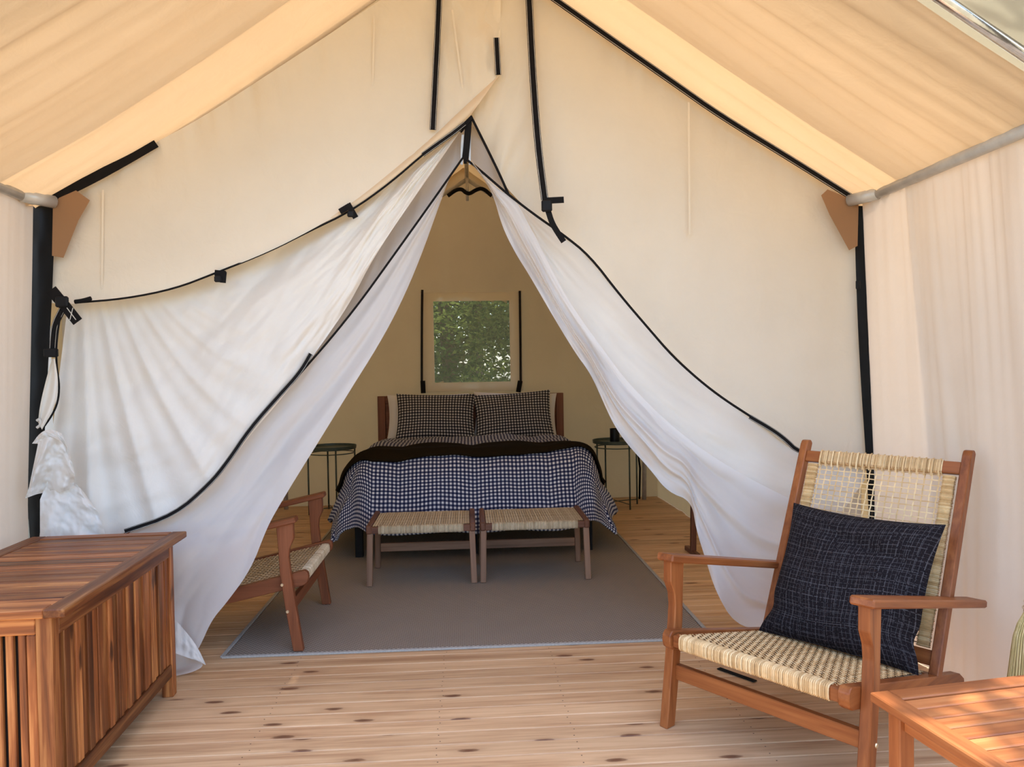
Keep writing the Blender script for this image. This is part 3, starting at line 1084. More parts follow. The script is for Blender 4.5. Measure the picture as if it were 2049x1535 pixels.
strap('roof_strap', [(1718, 404), (1588, 322), (1441, 232), (1349, 167), (1222, 78), (1100, -8), (1000, -80)], [3.24] * 7, .026, M['black_web'], label='long black webbing along the gable top above the lounge chair', cat='strap')

# ---- poles
ep = thing('eave_pole', 'grey galvanised eave pole over the slatted chest', 'pole', (-1.765, 2.6, 1.978))
rel(tube('pole', [(-1.765, 1.95, 1.978), (-1.765, 2.6, 1.978), (-1.765, 3.20, 1.978)], .021, M['galv']), ep)
rel(tube('collar', [(-1.765, 3.12, 1.978), (-1.70, 3.235, 1.976)], .026, M['galv']), ep)
ep = thing('eave_pole', 'grey galvanised eave pole over the cane lounge chair', 'pole', (1.765, 2.6, 1.972))
rel(tube('pole', [(1.765, 1.95, 1.972), (1.765, 2.6, 1.972), (1.765, 3.20, 1.972)], .021, M['galv']), ep)
rel(tube('collar', [(1.765, 3.12, 1.972), (1.70, 3.235, 1.968)], .026, M['galv']), ep)
tag(tube('rafter_pole', [(1.86, YF - .012, roof_z(1.75) - .075 + .022), (1.0, YF - .012, roof_z(1.0) + .026), (.02, YF - .012, 3.17)], .017, M['chrome']),
    'bright metal rafter pole along the open front edge of the porch roof', 'pole')
tag(tube('rafter_pole', [(-1.86, YF - .03, roof_z(1.75) - .075 + .06), (-1.0, YF - .03, roof_z(1.0) + .06), (-.02, YF - .03, 3.20)], .016, M['chrome']),
    'metal rafter pole of the porch front on the chest side', 'pole')
# inner frame
fr = thing('tent_frame', 'steel ridge and rafter frame at the back of the sleeping room', 'frame', (0, 7.0, 0))


def pole(nm, a, b, r=.019, mat='galv'):
    return rel(tube(nm, [a, ((a[0] + b[0]) / 2, (a[1] + b[1]) / 2, (a[2] + b[2]) / 2), b], r, M[mat]), fr)


pole('ridge_pole', (.0, 3.45, 3.06), (.03, 7.02, 3.03))
pole('rafter', (.03, 6.98, 3.01), (-1.72, 6.98, 1.93))
pole('rafter', (.03, 6.98, 3.01), (1.72, 6.98, 1.93))
pole('rafter', (.02, 5.2, 3.03), (-1.73, 5.2, 1.93))
pole('rafter', (.02, 5.2, 3.03), (1.73, 5.2, 1.93))
pole('corner_post', (1.64, 6.95, 0), (1.68, 6.96, 1.93), .02)
pole('corner_post', (-1.68, 6.96, 0), (-1.68, 6.96, 1.93), .02)
pole('strut', (.03, 6.9, 3.02), (.03, 6.92, 2.80), .014)
cord('ridge_strap', [(896, 392), (912, 380), (924, 378), (932, 386), (940, 388), (952, 380), (966, 376), (984, 392)], 6.9, .018, parent=fr)
tag(tube('cord', [(1.60, 6.93, 1.2), (1.598, 6.93, .8), (1.603, 6.93, .5), (1.585, 6.93, .42), (1.60, 6.93, .30), (1.59, 6.93, .01)], .009, M['black_web']),
    'black cable hanging down the steel corner post near the mug table', 'cable')

# ================================================================== RUG
RX0, RX1, RY0, RY1 = -1.10, 1.10, 3.345, 6.35
V = []
F = []
nu, nv = 50, 66
rw, rl = RX1 - RX0, RY1 - RY0
rugr = thing('rug', 'flat woven taupe rug with a pale bound edge under the bed and stools', 'rug', ((RX0 + RX1) / 2, (RY0 + RY1) / 2, 0))
box('pile', (0, 0, .004), (rw - .03, rl - .03, .007), M['rug_weave'], rugr, .001)
for a, b in (((-rw / 2, -rl / 2), (rw / 2, -rl / 2)), ((rw / 2, -rl / 2), (rw / 2, rl / 2)), ((rw / 2, rl / 2), (-rw / 2, rl / 2)), ((-rw / 2, rl / 2), (-rw / 2, -rl / 2))):
    bar('binding', (a[0], a[1], .0046), (b[0], b[1], .0046), .018, .009, M['rug_edge'], rugr, bev=.002)

# ================================================================== BED
BX = .03
bed = thing('bed', 'wide bed frame with dark wood headboard and black metal legs', 'bed', (BX, 6.0, 0))
HB = M['teak']
wood('headboard_wood', (.10, .034, .016), (.17, .06, .028), (.22, .085, .04), 'X', .45, .06)
HB = M['headboard_wood']
hw = .86
bar('headboard_post', (-hw + .035, .97, 0), (-hw + .035, .97, 1.02), .07, .045, HB, bed, up=(0, 1, 0))
bar('headboard_post', (hw - .035, .97, 0), (hw - .035, .97, 1.02), .07, .045, HB, bed, up=(0, 1, 0))
bar('headboard_rail', (-hw + .07, .97, .985), (hw - .07, .97, .985), .04, .07, HB, bed)
bar('headboard_panel', (-hw + .07, .975, .72), (hw - .07, .975, .72), .02, .46, HB, bed)
for x in (-.775, .775, 0):
    for y in (-.93, .9):
        box('leg', (x, y, .16), (.05 if x else .035, .05, .32), M['black_metal'], bed, .002)
for x in (-.775, .775):
    box('side_rail', (x, 0, .335), (.04, 1.85, .05), M['black_metal'], bed)
for y in (-.90, .9):
    box('end_rail', (0, y, .335), (1.55, .04, .05), M['black_metal'], bed)
for i in range(9):
    box('bed_slat', (0, -.85 + i * .21, .365), (1.5, .07, .012), M['black_metal'], bed)

bm = bmesh.new()
bmesh.ops.create_cube(bm, size=1)
for v in bm.verts: v.co = Vector((v.co.x * 1.50, v.co.y * 1.64, v.co.z * .22))
bmesh.ops.bevel(bm, geom=bm.edges[:], offset=.05, segments=4, affect='EDGES')
me = bpy.data.meshes.new('mattress'); bm.to_mesh(me); bm.free(); me.shade_smooth(); me.materials.append(M['sheet_white'])
o = bpy.data.objects.new('mattress', me); COL.objects.link(o); o.location = (BX, 6.10, .485)
tag(o, 'white mattress on the bed frame', 'mattress')
o.location.z = .483

A0, BACK, B0, TOPZ = .68, 6.42, 1.18, .665


def drape(a, b, lift=0.0):
    ex, ey = max(0, abs(a) - A0), max(0, b - B0)
    L = hypot(ex, ey)
    ca = max(-A0, min(A0, a)); cb = min(B0, b)
    wob = fbm(a * 2.2, b * 2.4, 3, 3)
    puff = .020 * wob + .012 * abs(sin(b * 9)) + .016 * abs(sin(a * 6.2))
    z = TOPZ + puff + lift
    x, y = ca, BACK - cb
    if L > 1e-6:
        nx_, ny_ = (ex / L) * (1 if a > 0 else -1), ey / L
        mix = 2 * abs(nx_ * ny_)
        r = .20 + .02 * mix
        Lm = L * (1 - .20 * mix)
        wave = .014 * sin((a if ey > ex else b) * 15 + 2 * wob) * min(1, Lm * 2.2)
        arc = r * pi / 2
        if Lm < arc:
            out, dn = (r + lift) * sin(Lm / r), r * (1 - cos(Lm / r))
        else:
            k_ = .42
            out, dn = r + lift + k_ * (Lm - arc), r + sqrt(1 - k_ * k_) * (Lm - arc)
        out += wave + .012 * wob
        x += nx_ * out
        y -= ny_ * out
        z -= dn
    return Vector((BX + x, y, max(.05, z)))


def drape_sheet(name, a0, a1, b0, b1, nu, nv, mat, lift=0.0, hem=None, parent=None):
    V, F, U = [], [], []
    for j in range(nv):
        for i in range(nu):
            a = a0 + (a1 - a0) * i / (nu - 1)
            bb0, bb1 = (b0(a), b1(a)) if callable(b0) else (b0, b1)
            b = bb0 + (bb1 - bb0) * j / (nv - 1)
            V.append(drape(a, b, lift)); U.append((a, b))
    for j in range(nv - 1):
        for i in range(nu - 1):
            q = j * nu + i
            F.append((q, q + nu, q + nu + 1, q + 1))
    return mk(name, V, F, mat, parent, smooth=True, uvs=U)


o = drape_sheet('duvet', -1.31, 1.31, 0, B0 + .64, 150, 110, M['gingham'])
sm = o.modifiers.new('thick', 'SOLIDIFY'); sm.thickness = .02; sm.offset = -1
tag(o, 'navy and white gingham duvet spread over the bed', 'duvet')
o = drape_sheet('blanket', -1.10, 1.08, lambda a: .93 - .04 * a + .02 * sin(a * 5), lambda a: 1.30 - .03 * a + .015 * sin(a * 7), 90, 16, M['blanket'], lift=.014)
sm = o.modifiers.new('thick', 'SOLIDIFY'); sm.thickness = .012; sm.offset = 1
tag(o, 'dark brown blanket folded in a band across the duvet', 'blanket')
# folded back white sheet
V, F = [], []
for j in range(8):
    for i in range(60):
        a = -.80 + 1.6 * i / 59
        b = -.13 + .20 * j / 7
        V.append((BX + a, BACK - b, .612 + .05 * sin(pi * min(1, (b + .13) / .16) * .5) + .006 * fbm(a * 6, b * 8, 4) - (.05 if abs(a) > .77 else 0)))
for j in range(7):
    for i in range(59):
        F.append((j * 60 + i, j * 60 + 60 + i, j * 60 + 61 + i, j * 60 + i + 1))
tag(mk('bed_sheet', V, F, M['sheet_white'], smooth=True), 'white sheet edge folded at the head of the duvet', 'sheet')


def pillow_geo(w, h, t, n=26, pinch=.06, seed=0):
    V, F, U = [], [], []
    for s in (1, -1):
        base = len(V)
        for j in range(n):
            for i in range(n):
                u, v = -1 + 2 * i / (n - 1), -1 + 2 * j / (n - 1)
                e = (1 - abs(u) ** 3.0) * (1 - abs(v) ** 3.0)
                th = t / 2 * max(0, e) ** .55
                px = u * (1 - pinch * (1 - v * v)) * w / 2 if abs(u) > 0 else 0
                pz = v * (1 - pinch * (1 - u * u)) * h / 2
                th *= 1 + .22 * fbm(u * 1.7 + seed, v * 1.7, s * 3, 2)
                V.append(Vector((px, -s * th, pz)))
                U.append((u * w / 2, v * h / 2))
        for j in range(n - 1):
            for i in range(n - 1):
                q = base + j * n + i
                f = (q, q + 1, q + n + 1, q + n)
                F.append(f if s == 1 else f[::-1])
    return V, F, U


def pillow(name, loc, w, h, t, tilt, rz, mat, label, roll=0, seed=0, group=None):
    V, F, U = pillow_geo(w, h, t, seed=seed)
    o = mk(name, V, F, mat, None, smooth=True, uvs=U, center=False)
    o.location = loc
    o.rotation_euler = (tilt, roll, rz)
    tag(o, label, 'pillow', group)
    return o


pillow('pillow', (-.36, 6.80, .83), .74, .42, .16, radians(-14), 0, M['sheet_white'], 'white pillow standing at the headboard behind the gingham pillow of the bare table side', seed=3)
pillow('pillow', (.43, 6.80, .83), .76, .42, .16, radians(-14), 0, M['sheet_white'], 'white pillow standing at the headboard behind the gingham pillow of the mug side', seed=5, roll=radians(2))
pillow('pillow', (-.285, 6.62, .835), .70, .44, .17, radians(-20), 0, M['gingham_pillow'], 'gingham pillow leaning at the head of the bed, nearer the bare table', seed=1, roll=radians(1))
pillow('pillow', (.40, 6.62, .835), .70, .44, .17, radians(-20), 0, M['gingham_pillow'], 'gingham pillow leaning at the head of the bed, nearer the table with the mug', seed=9, roll=radians(-3))


# ================================================================== CANE WEAVING
def ribbon_geo(V, F, pts, wdir, w, t=None):
    """flat cord through pts, wdir its width direction"""
    b = len(V)
    for p in pts:
        V.append(Vector(p) - wdir * w / 2); V.append(Vector(p) + wdir * w / 2)
    for i in range(len(pts) - 1):
        F.append((b + 2 * i, b + 2 * i + 1, b + 2 * i + 3, b + 2 * i + 2))


def weave(name, o0, eu, ev, nu, nv, wu, wv, amp, mat, parent, double=False, lo=2):
    """Plain basket weave on the parallelogram o0 + eu, ev with nu cords along v and nv along u."""
    o0, eu, ev = Vector(o0), Vector(eu), Vector(ev)
    nrm = eu.cross(ev).normalized()
    V, F = [], []
    for i in range(nu):
        u = (i + .5) / nu
        pts = []
        for j in range(nv * 2 + 1):
            v = j / (nv * 2)
            jj = j / 2 - .5
            s = cos(pi * jj + pi * (i // (2 if double else 1))) if j % 2 else 0
            pts.append(o0 + eu * u + ev * v + nrm * amp * s)
        ribbon_geo(V, F, pts, eu.normalized(), wu)
    for j in range(nv):
        v = (j + .5) / nv
        pts = []
        for i in range(nu * 2 + 1):
            u = i / (nu * 2)
            ii = int(i / 2)
            s = -cos(pi * (j) + pi * (ii // (2 if double else 1))) if i % 2 else 0
            pts.append(o0 + eu * u + ev * v + nrm * amp * s)
        ribbon_geo(V, F, pts, ev.normalized(), wv)
    o = mk(name, V, F, mat, parent)
    tag(o, kind='stuff')
    return o


def wrap(name, a, b, rw_, rt, n, mat, parent, up=(0, 0, 1)):
    """Cord wound tightly round a bar from a to b: n turns, oval rw_ x rt."""
    a, b = Vector(a), Vector(b)
    x = (b - a).normalized()
    y = Vector(up).cross(x).normalized()
    z = x.cross(y)
    V, F = [], []
    L = (b - a).length
    K = 12
    for i in range(n):
        c = a + (b - a) * (i + .5) / n
        hw_ = L / n * .5
        jit = rnd.uniform(-.0012, .0012)
        rings = [(-hw_ * .98, -.001), (0, .0022), (hw_ * .98, -.001)]
        base = len(V)
        for (dx_, dr_) in rings:
            for k in range(K):
                q = 2 * pi * k / K
                cy, sy = cos(q), sin(q)
                ry = (abs(cy) ** .6) * (1 if cy > 0 else -1) * (rw_ + dr_ + jit)
                rz_ = (abs(sy) ** .6) * (1 if sy > 0 else -1) * (rt + dr_)
                V.append(c + x * dx_ + y * ry + z * rz_)
        for r_ in (0, 1):
            for k in range(K):
                F.append((base + r_ * K + k, base + r_ * K + (k + 1) % K, base + (r_ + 1) * K + (k + 1) % K, base + (r_ + 1) * K + k))
    o = mk(name, V, F, mat, parent)
    tag(o, kind='stuff')
    return o


def lounge_chair(loc, rz, W, label, mat, matz, cane, fine=True, group=None):
    """x forward, y across (0 .. W), origin at the foot of one front leg."""
    t = thing('lounge_chair', label, 'chair', loc, rz, group)
    th = .034
    for sy, ly in ((-1, -.034), (1, W + .034)):
        y0, y1 = ly - th / 2, ly + th / 2
        prof = [(-.024, 0), (.020, 0), (-.012, .22), (-.030, .36), (-.036, .42), (-.032, .46), (-.012, .505), (-.014, .575), (-.088, .578), (-.080, .46), (-.076, .36), (-.056, .2)]
        prism('leg', prof, y0, y1, matz, t)
        ry = 0 if sy < 0 else W
        # seat rail, rounded nose
        sl_ = .227
        top = [(.022, .352), (-.30, .352 - .322 * sl_), (-.62, .352 - .642 * sl_), (-.76, .352 - .782 * sl_)]
        pr = [(.040, .338), (.030, .349)] + top + [(-.795, .150), (-.80, .125), (-.77, .110)] + [(-.62, .206 - .062), (-.30, .279 - .062), (.020, .285), (.037, .298), (.042, .318)]
        o = prism('seat_rail', pr, ry - .017, ry + .017, mat, t)
        # rear leg under the rail, carrying on the line of the back post
        prof = [(-.593 - .02, .216), (-.901 - .022, .918), (-.901 - .012, .932), (-.901 + .010, .932), (-.901 + .022, .918), (-.593 + .022, .216), (-.560, .150), (-.600, .150)]
        prism('back_post', prof, ry - .0155, ry + .0155, matz, t)
        prism('rear_leg', [(-.585, .20), (-.550, .20), (-.700, 0), (-.742, 0)], (ry + .018 if sy < 0 else ry - .048), (ry + .048 if sy < 0 else ry - .018), matz, t)
        # arm: a flat board
        ay = ly + (.008 if sy < 0 else -.008) * 0
        a = (-.000, ay, .590); b = (-.86, ay, .404)
        bar('armrest', a, b, .070, .026, mat, t, bev=.005)
        for (s_, z_) in ((-.066, .30), (-.045, .18)):
            o = lathe('bolt', [(0.0001, .003), (.006, .003), (.0075, 0), (.0075, -.002)], M['brass'], t, 10)
            o.location = (s_, y0 - .0005 if sy < 0 else y1 + .0005, z_)
            o.rotation_euler = (radians(90 if sy < 0 else -90), 0, 0)
    # stretcher between the front legs
    bar('stretcher', (-.045, -.02, .185), (-.045, W + .02, .185), .026, .052, mat, t)
    # front seat bar (bare ends), wrapped with cane
    fz, fs = .318, .012
    bar('seat_bar', (fs, .017, fz), (fs, W - .017, fz), .030, .040, mat, t)
    n = 84 if fine else 46
    bw_ = .045
    wrap('cane_wrap', (fs, bw_, fz), (fs, W - bw_, fz), .021, .024, n, cane, t)
    rs_, rz__ = -.585, .195
    bar('seat_bar', (rs_, .017, rz__), (rs_, W - .017, rz__), .030, .035, mat, t)
    # seat weave
    weave('cane_seat', (fs, .030, fz + .020), (rs_ - fs, 0, rz__ - fz), (0, W - .06, 0), 44 if fine else 30, 46 if fine else 30,
          .0085, .0085, .0022, cane, t, double=True)
    weave('cane_seat', (fs - .01, .030, fz + .012), (rs_ - fs, 0, rz__ - fz), (0, W - .06, 0), 22, 22, .020, .020, .001, M['cane_dim'], t)
    # backrest
    ua = Vector((-.901 + .593, 0, .923 - .216)).normalized()       # up along the posts
    pb = Vector((-.593, 0, .216))
    def bp(h, y, off=0): return pb + ua * h + Vector((0, y, 0)) + Vector((ua.z, 0, -ua.x)) * off
    Lp = .745
    bar('back_bar', bp(Lp - .035, .015), bp(Lp - .035, W - .015), .022, .045, mat, t, up=ua)
    bar('back_bar', bp(.045, .015), bp(.045, W - .015), .022, .050, mat, t, up=ua)
    y0_, y1_ = .034, W - .034
    wrap('cane_wrap', bp(Lp - .034, .075), bp(Lp - .034, W - .075), .014, .026, 78 if fine else 30, cane, t, up=ua)
    for yy_ in (y0_ + .016, y1_ - .016):
        wrap('cane_wrap', bp(.075, yy_), bp(Lp - .065, yy_), .021 if True else .02, .010, 96 if fine else 40, cane, t, up=(ua.z, 0, -ua.x))
    # open lattice
    a = bp(.075, y0_ + .036)
    weave('cane_lattice', a, Vector((0, W - .068 - .072, 0)), ua * (Lp - .13), 19, 30, .0050, .0042, .002, cane, t, double=False)
    # verticals looping over the top bar
    V, F = [], []
    for i in range(19):
        y = y0_ + .036 + (W - .14) * (i + .5) / 19
        pts = [bp(Lp - .075, y, .012), bp(Lp - .055, y, .019), bp(Lp - .012, y, .019), bp(Lp - .004, y, .008)]
        ribbon_geo(V, F, pts, Vector((0, 1, 0)), .0065)
    tag(mk('cane_loops', V, F, cane, t), kind='stuff')
    return t


CH_RZ = radians(216.6)
ch = lounge_chair((.689, 2.518, 0), CH_RZ, .613, 'reddish wood lounge chair with cane back holding the dark tweed cushion', M['teak'], M['teak_z'], M['cane'])
wood('teak_in', (.12, .036, .015), (.19, .060, .024), (.26, .088, .038), 'X', .45, .10)  # darker copy of the teak, the tent's shade put into its colour
wood('teak_shaded_z', (.12, .036, .015), (.19, .060, .024), (.26, .088, .038), 'Z', .45, .10)
ch2 = lounge_chair((-.772, 3.415, .009), 0, .60, 'reddish wood lounge chair facing the bed, half hidden by the sheer screen', M['teak_in'], M['teak_shaded_z'], M['cane_dim'], fine=False)
for o in list(ch2.children):
    if o.name.startswith('leg'): pass

# cushion on the near lounge chair
fwv = Vector((cos(CH_RZ), sin(CH_RZ), 0)); wdv = Vector((-fwv.y, fwv.x, 0)); G0 = Vector((.689, 2.518, 0))


def onplane(px, py, s0, z0, s1, z1):
    d = FW * CF + RT * (px - CW / 2) + UP * (CH / 2 - py)
    nrm = fwv * (z1 - z0) - Vector((0, 0, 1)) * (s1 - s0)
    p0 = G0 + fwv * s0 + Vector((0, 0, z0))
    return EYE + d * ((p0 - EYE).dot(nrm) / d.dot(nrm)), nrm.normalized()


(TLc, nr), (TRc, _), (BRc, _), (BLc, _) = [onplane(a, b, -.485, .27, -.69, .70) for a, b in ((1588, 1006), (1893, 1050), (1838, 1352), (1518, 1262))]
V, F, U = [], [], []
n = 44
for s in (1, -1):
    base = len(V)
    for j in range(n):
        for i in range(n):
            u, v = i / (n - 1), j / (n - 1)
            uu, vv = 2 * u - 1, 2 * v - 1
            # pinch the edges between the corners
            pu = .5 + (u - .5) * (1 - .085 * (1 - vv * vv) - (.06 * math.exp(-((vv + .62) / .16) ** 2)))
            pv = .5 + (v - .5) * (1 - .07 * (1 - uu * uu)) if v > .5 else .5 + (v - .5) * (1 - .03 * (1 - uu * uu))
            p = BLc * (1 - pu) * (1 - pv) + BRc * pu * (1 - pv) + TLc * (1 - pu) * pv + TRc * pu * pv
            e = max(0, (1 - abs(uu) ** 3) * (1 - abs(vv) ** 3))
            th = .075 * e ** .55 * (1 + .25 * fbm(uu * 1.6, vv * 1.6, s, 2))
            crease = -.018 * math.exp(-((vv - .55 + .25 * uu) / .10) ** 2) * (1 - uu * uu)
            V.append(p + nr * s * (th + (crease if s == 1 else 0)))
            U.append((u * .52 + .02 * sin(v * 3) , v * .50 + .015 * sin(u * 5)))
    for j in range(n - 1):
        for i in range(n - 1):
            q = base + j * n + i
            f = (q, q + 1, q + n + 1, q + n)
            F.append(f if s == 1 else f[::-1])
o = mk('cushion', V, F, M['tweed'], smooth=True, uvs=U)
tag(o, 'dark navy tweed cushion propped on the cane lounge chair', 'cushion')

# ================================================================== STOOLS
def stool(x0, x1, label):
    y0, y1, H = 4.34, 4.77, .358
    cx, cy = (x0 + x1) / 2, (y0 + y1) / 2
    w_ = (x1 - x0) / 2; d_ = (y1 - y0) / 2
    t = thing('stool', label, 'stool', (cx, cy, .009), 0)
    wd_ = M['stool_wood_shaded']; dk = M['dark_teak']
    for sx in (-1, 1):
        for sy in (-1, 1):
            bar('leg', (sx * (w_ - .018), sy * (d_ - .012), 0), (sx * (w_ - .026), sy * (d_ - .022), H - .045), .034, .030, wd_, t, up=(0, 1, 0))
        bar('side_rail', (sx * (w_ - .022), -d_ - .004, H - .030), (sx * (w_ - .022), d_, H - .024), .032, .050, dk, t, bev=.006)
    for sy in (-1, 1):
        bar('end_rail', (-w_ + .03, sy * (d_ - .018), H - .034), (w_ - .03, sy * (d_ - .018), H - .034), .03, .038, dk, t)
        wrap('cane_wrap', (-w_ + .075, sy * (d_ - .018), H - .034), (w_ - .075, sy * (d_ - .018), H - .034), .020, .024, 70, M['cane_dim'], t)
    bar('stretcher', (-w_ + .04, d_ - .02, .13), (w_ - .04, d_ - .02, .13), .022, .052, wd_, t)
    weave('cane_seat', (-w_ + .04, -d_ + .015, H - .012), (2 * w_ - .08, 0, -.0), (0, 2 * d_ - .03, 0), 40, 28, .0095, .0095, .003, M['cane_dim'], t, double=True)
    box('seat_gap_shade', (0, 0, H - .021), (2 * w_ - .08, 2 * d_ - .06, .006), M['dark_teak'], t, 0)  # dark sheet standing in for shade in the weave gaps
    return t


stool(-.605, .036, 'low cane topped stool at the bed foot, the one nearer the inner lounge chair')
stool(.052, .705, 'low cane topped stool at the bed foot, the one farther from the inner lounge chair')

# ================================================================== SIDE TABLES
def side_table(x, y, label):
    t = thing('side_table', label, 'side table', (x, y, 0))
    H = .59
    gm = M['green_metal']
    lathe('tray', [(.001, H - .022), (.205, H - .022), (.215, H - .018), (.218, H + .010), (.214, H + .010), (.210, H - .010), (.001, H - .012)], gm, t, 48)
    for a in range(4):
        q = radians(20 + 90 * a)
        tube('leg', [(cos(q) * .205, sin(q) * .205, 0), (cos(q) * .205, sin(q) * .205, .3), (cos(q) * .205, sin(q) * .205, H - .01)], .0075, gm, t, 8)
    tube('hoop', [(cos(radians(k * 10)) * .198, sin(radians(k * 10)) * .198, H - .055) for k in range(36)], .005, gm, t, 6, closed=True)
    bar('cross_bar', (-.19, -.07, .045), (.19, .07, .045), .008, .008, gm, t)
    bar('cross_bar', (.07, -.19, .045), (-.07, .19, .045), .008, .008, gm, t)
    return t


side_table(-1.215, 6.72, 'round dark green metal side table with nothing on it')
side_table(1.33, 6.66, 'round dark green metal side table holding the black mug')
mg = lathe('mug', [(.001, 0), (.040, 0), (.043, .004), (.043, .118), (.046, .121), (.043, .124), (.039, .121), (.038, .01), (.001, .01)], M['mug'], None, 32, (1.30, 6.60, .581))
tag(mg, 'black cylindrical mug on the round green table', 'mug')

# dark wooden post beside the screen edge
o = thing('wooden_post', 'dark slim wooden post standing behind the sheer screen edge', 'post', (1.47, 4.86, 0))
bar('upright', (0, 0, .03), (0.02, 0, .95), .035, .035, M['dark_teak'], o)
bar('foot', (-.0, -.10, .015), (.0, .14, .015), .035, .03, M['dark_teak'], o)

# ================================================================== CHEST
CR = radians(2.1)
cc = Vector((-1.083, 2.05, 0)) + Vector((cos(CR), sin(CR), 0)) * -.29 + Vector((-sin(CR), cos(CR), 0)) * .487
chest = thing('storage_chest', 'slatted acacia storage chest on short legs', 'chest', cc, CR)
LW, LL, H = .58, .974, .632
AC = M['acacia']
lt = .024
bx = LW / 2; by = LL / 2
lid = bpy.data.objects.new('lid', None); COL.objects.link(lid); lid.parent = chest
fb = .055
bar('lid_rail', (bx - fb / 2, -by, H - lt / 2), (bx - fb / 2, by, H - lt / 2), fb, lt, AC, lid)
bar('lid_rail', (-bx + fb / 2, -by, H - lt / 2), (-bx + fb / 2, by, H - lt / 2), fb, lt, AC, lid)
bar('lid_rail', (-bx + fb, -by + fb / 2, H - lt / 2), (bx - fb, -by + fb / 2, H - lt / 2), fb - .001, lt, AC, lid)
bar('lid_rail', (-bx + fb, by - fb / 2, H - lt / 2), (bx - fb, by - fb / 2, H - lt / 2), fb - .001, lt, AC, lid)
n = 13
sw = (LL - 2 * fb) / n
for i in range(n):
    y = -by + fb + sw * (i + .5)
    bar('slat', (-bx + fb, y, H - lt / 2 - .001), (bx - fb, y, H - lt / 2 - .001), sw - .003, lt - .004, AC, lid)
ix, iy = bx - .045, by - .024
ps = .042
zt = H - lt
for sx in (-1, 1):
    for sy in (-1, 1):
        bar('corner_post', (sx * (ix - ps / 2), sy * (iy - ps / 2), 0), (sx * (ix - ps / 2), sy * (iy - ps / 2), zt), ps, ps, AC, chest, up=(0, 1, 0))
for sx in (-1, 1):
    bar('rail', (sx * (ix - .012), -iy + ps, zt - .032), (sx * (ix - .012), iy - ps, zt - .032), .022, .064, AC, chest)
    bar('rail', (sx * (ix - .012), -iy + ps, .105), (sx * (ix - .012), iy - ps, .105), .022, .05, AC, chest)
    n = 24
    L = 2 * iy - 2 * ps
    for i in range(n):
        y = -iy + ps + L * (i + .5) / n
        off = (0, .006, .002, .005)[i % 4]
        bar('slat', (sx * (ix - .019 + off), y, .13), (sx * (ix - .019 + off), y, zt - .064), L / n - .0034, .014, AC, chest, up=(1, 0, 0), bev=.002)
for sy in (-1, 1):
    bar('rail', (-ix + ps, sy * (iy - .012), zt - .025), (ix - ps, sy * (iy - .012), zt - .025), .022, .050, AC, chest)
    bar('rail', (-ix + ps, sy * (iy - .012), .105), (ix - ps, sy * (iy - .012), .105), .022, .05, AC, chest)
    for sx in (-1, 1):
        bar('stile', (sx * (ix - ps - .012), sy * (iy - .012), .13), (sx * (ix - ps - .012), sy * (iy - .012), zt - .05), .022, .024, AC, chest, up=(1, 0, 0))
    n = 11
    L = 2 * ix - 2 * ps - .05
    for i in range(n):
        x = -ix + ps + .025 + L * (i + .5) / n
        bar('slat', (x, sy * (iy - .020), .13), (x, sy * (iy - .020), zt - .05), L / n - .012, .014, AC, chest, up=(0, 1, 0), bev=.002)
plain('dark_core', (.02, .012, .008), .9)
box('dark_core', (0, 0, .34), (2 * ix - .07, 2 * iy - .07, .46), M['dark_core'], chest, .002)  # dark box filling the chest behind the slats

# ================================================================== FRONT TABLE
TR = radians(8)
tc0 = Vector((.997, 1.818, 0))
ex_ = Vector((cos(TR), sin(TR), 0)); ey_ = Vector((-sin(TR), cos(TR), 0))
TWd, TDp, TH = .60, .50, .42
tb = thing('low_table', 'low slatted wooden table in the sun at the porch edge', 'table', tc0 + ex_ * TWd / 2 - ey_ * TDp / 2, TR)
TM = M['table_wood']
hx, hy = TWd / 2, TDp / 2
ft = .052
bar('top_rail', (-hx + ft / 2, -hy, TH - .012), (-hx + ft / 2, hy, TH - .012), ft, .024, TM, tb)
bar('top_rail', (hx - ft / 2, -hy, TH - .012), (hx - ft / 2, hy, TH - .012), ft, .024, TM, tb)
bar('top_rail', (-hx + ft, hy - ft / 2, TH - .012), (hx - ft, hy - ft / 2, TH - .012), ft - .001, .024, TM, tb)
bar('top_rail', (-hx + ft, -hy + ft / 2, TH - .012), (hx - ft, -hy + ft / 2, TH - .012), ft - .001, .024, TM, tb)
n = 8
L = TDp - 2 * ft
for i in range(n):
    y = -hy + ft + L * (i + .5) / n
    bar('slat', (-hx + ft, y, TH - .014), (hx - ft, y, TH - .014), L / n - .004, .02, TM, tb)
for sx in (-1, 1):
    for sy in (-1, 1):
        bar('leg', (sx * (hx - .05), sy * (hy - .05), 0), (sx * (hx - .05), sy * (hy - .05), TH - .024), .042, .042, TM, tb, up=(0, 1, 0))
    bar('apron', (sx * (hx - .05), -hy + .07, TH - .05), (sx * (hx - .05), hy - .07, TH - .05), .018, .045, TM, tb)
for sy in (-1, 1):
    bar('apron', (-hx + .07, sy * (hy - .05), TH - .05), (hx - .07, sy * (hy - .05), TH - .05), .018, .045, TM, tb)

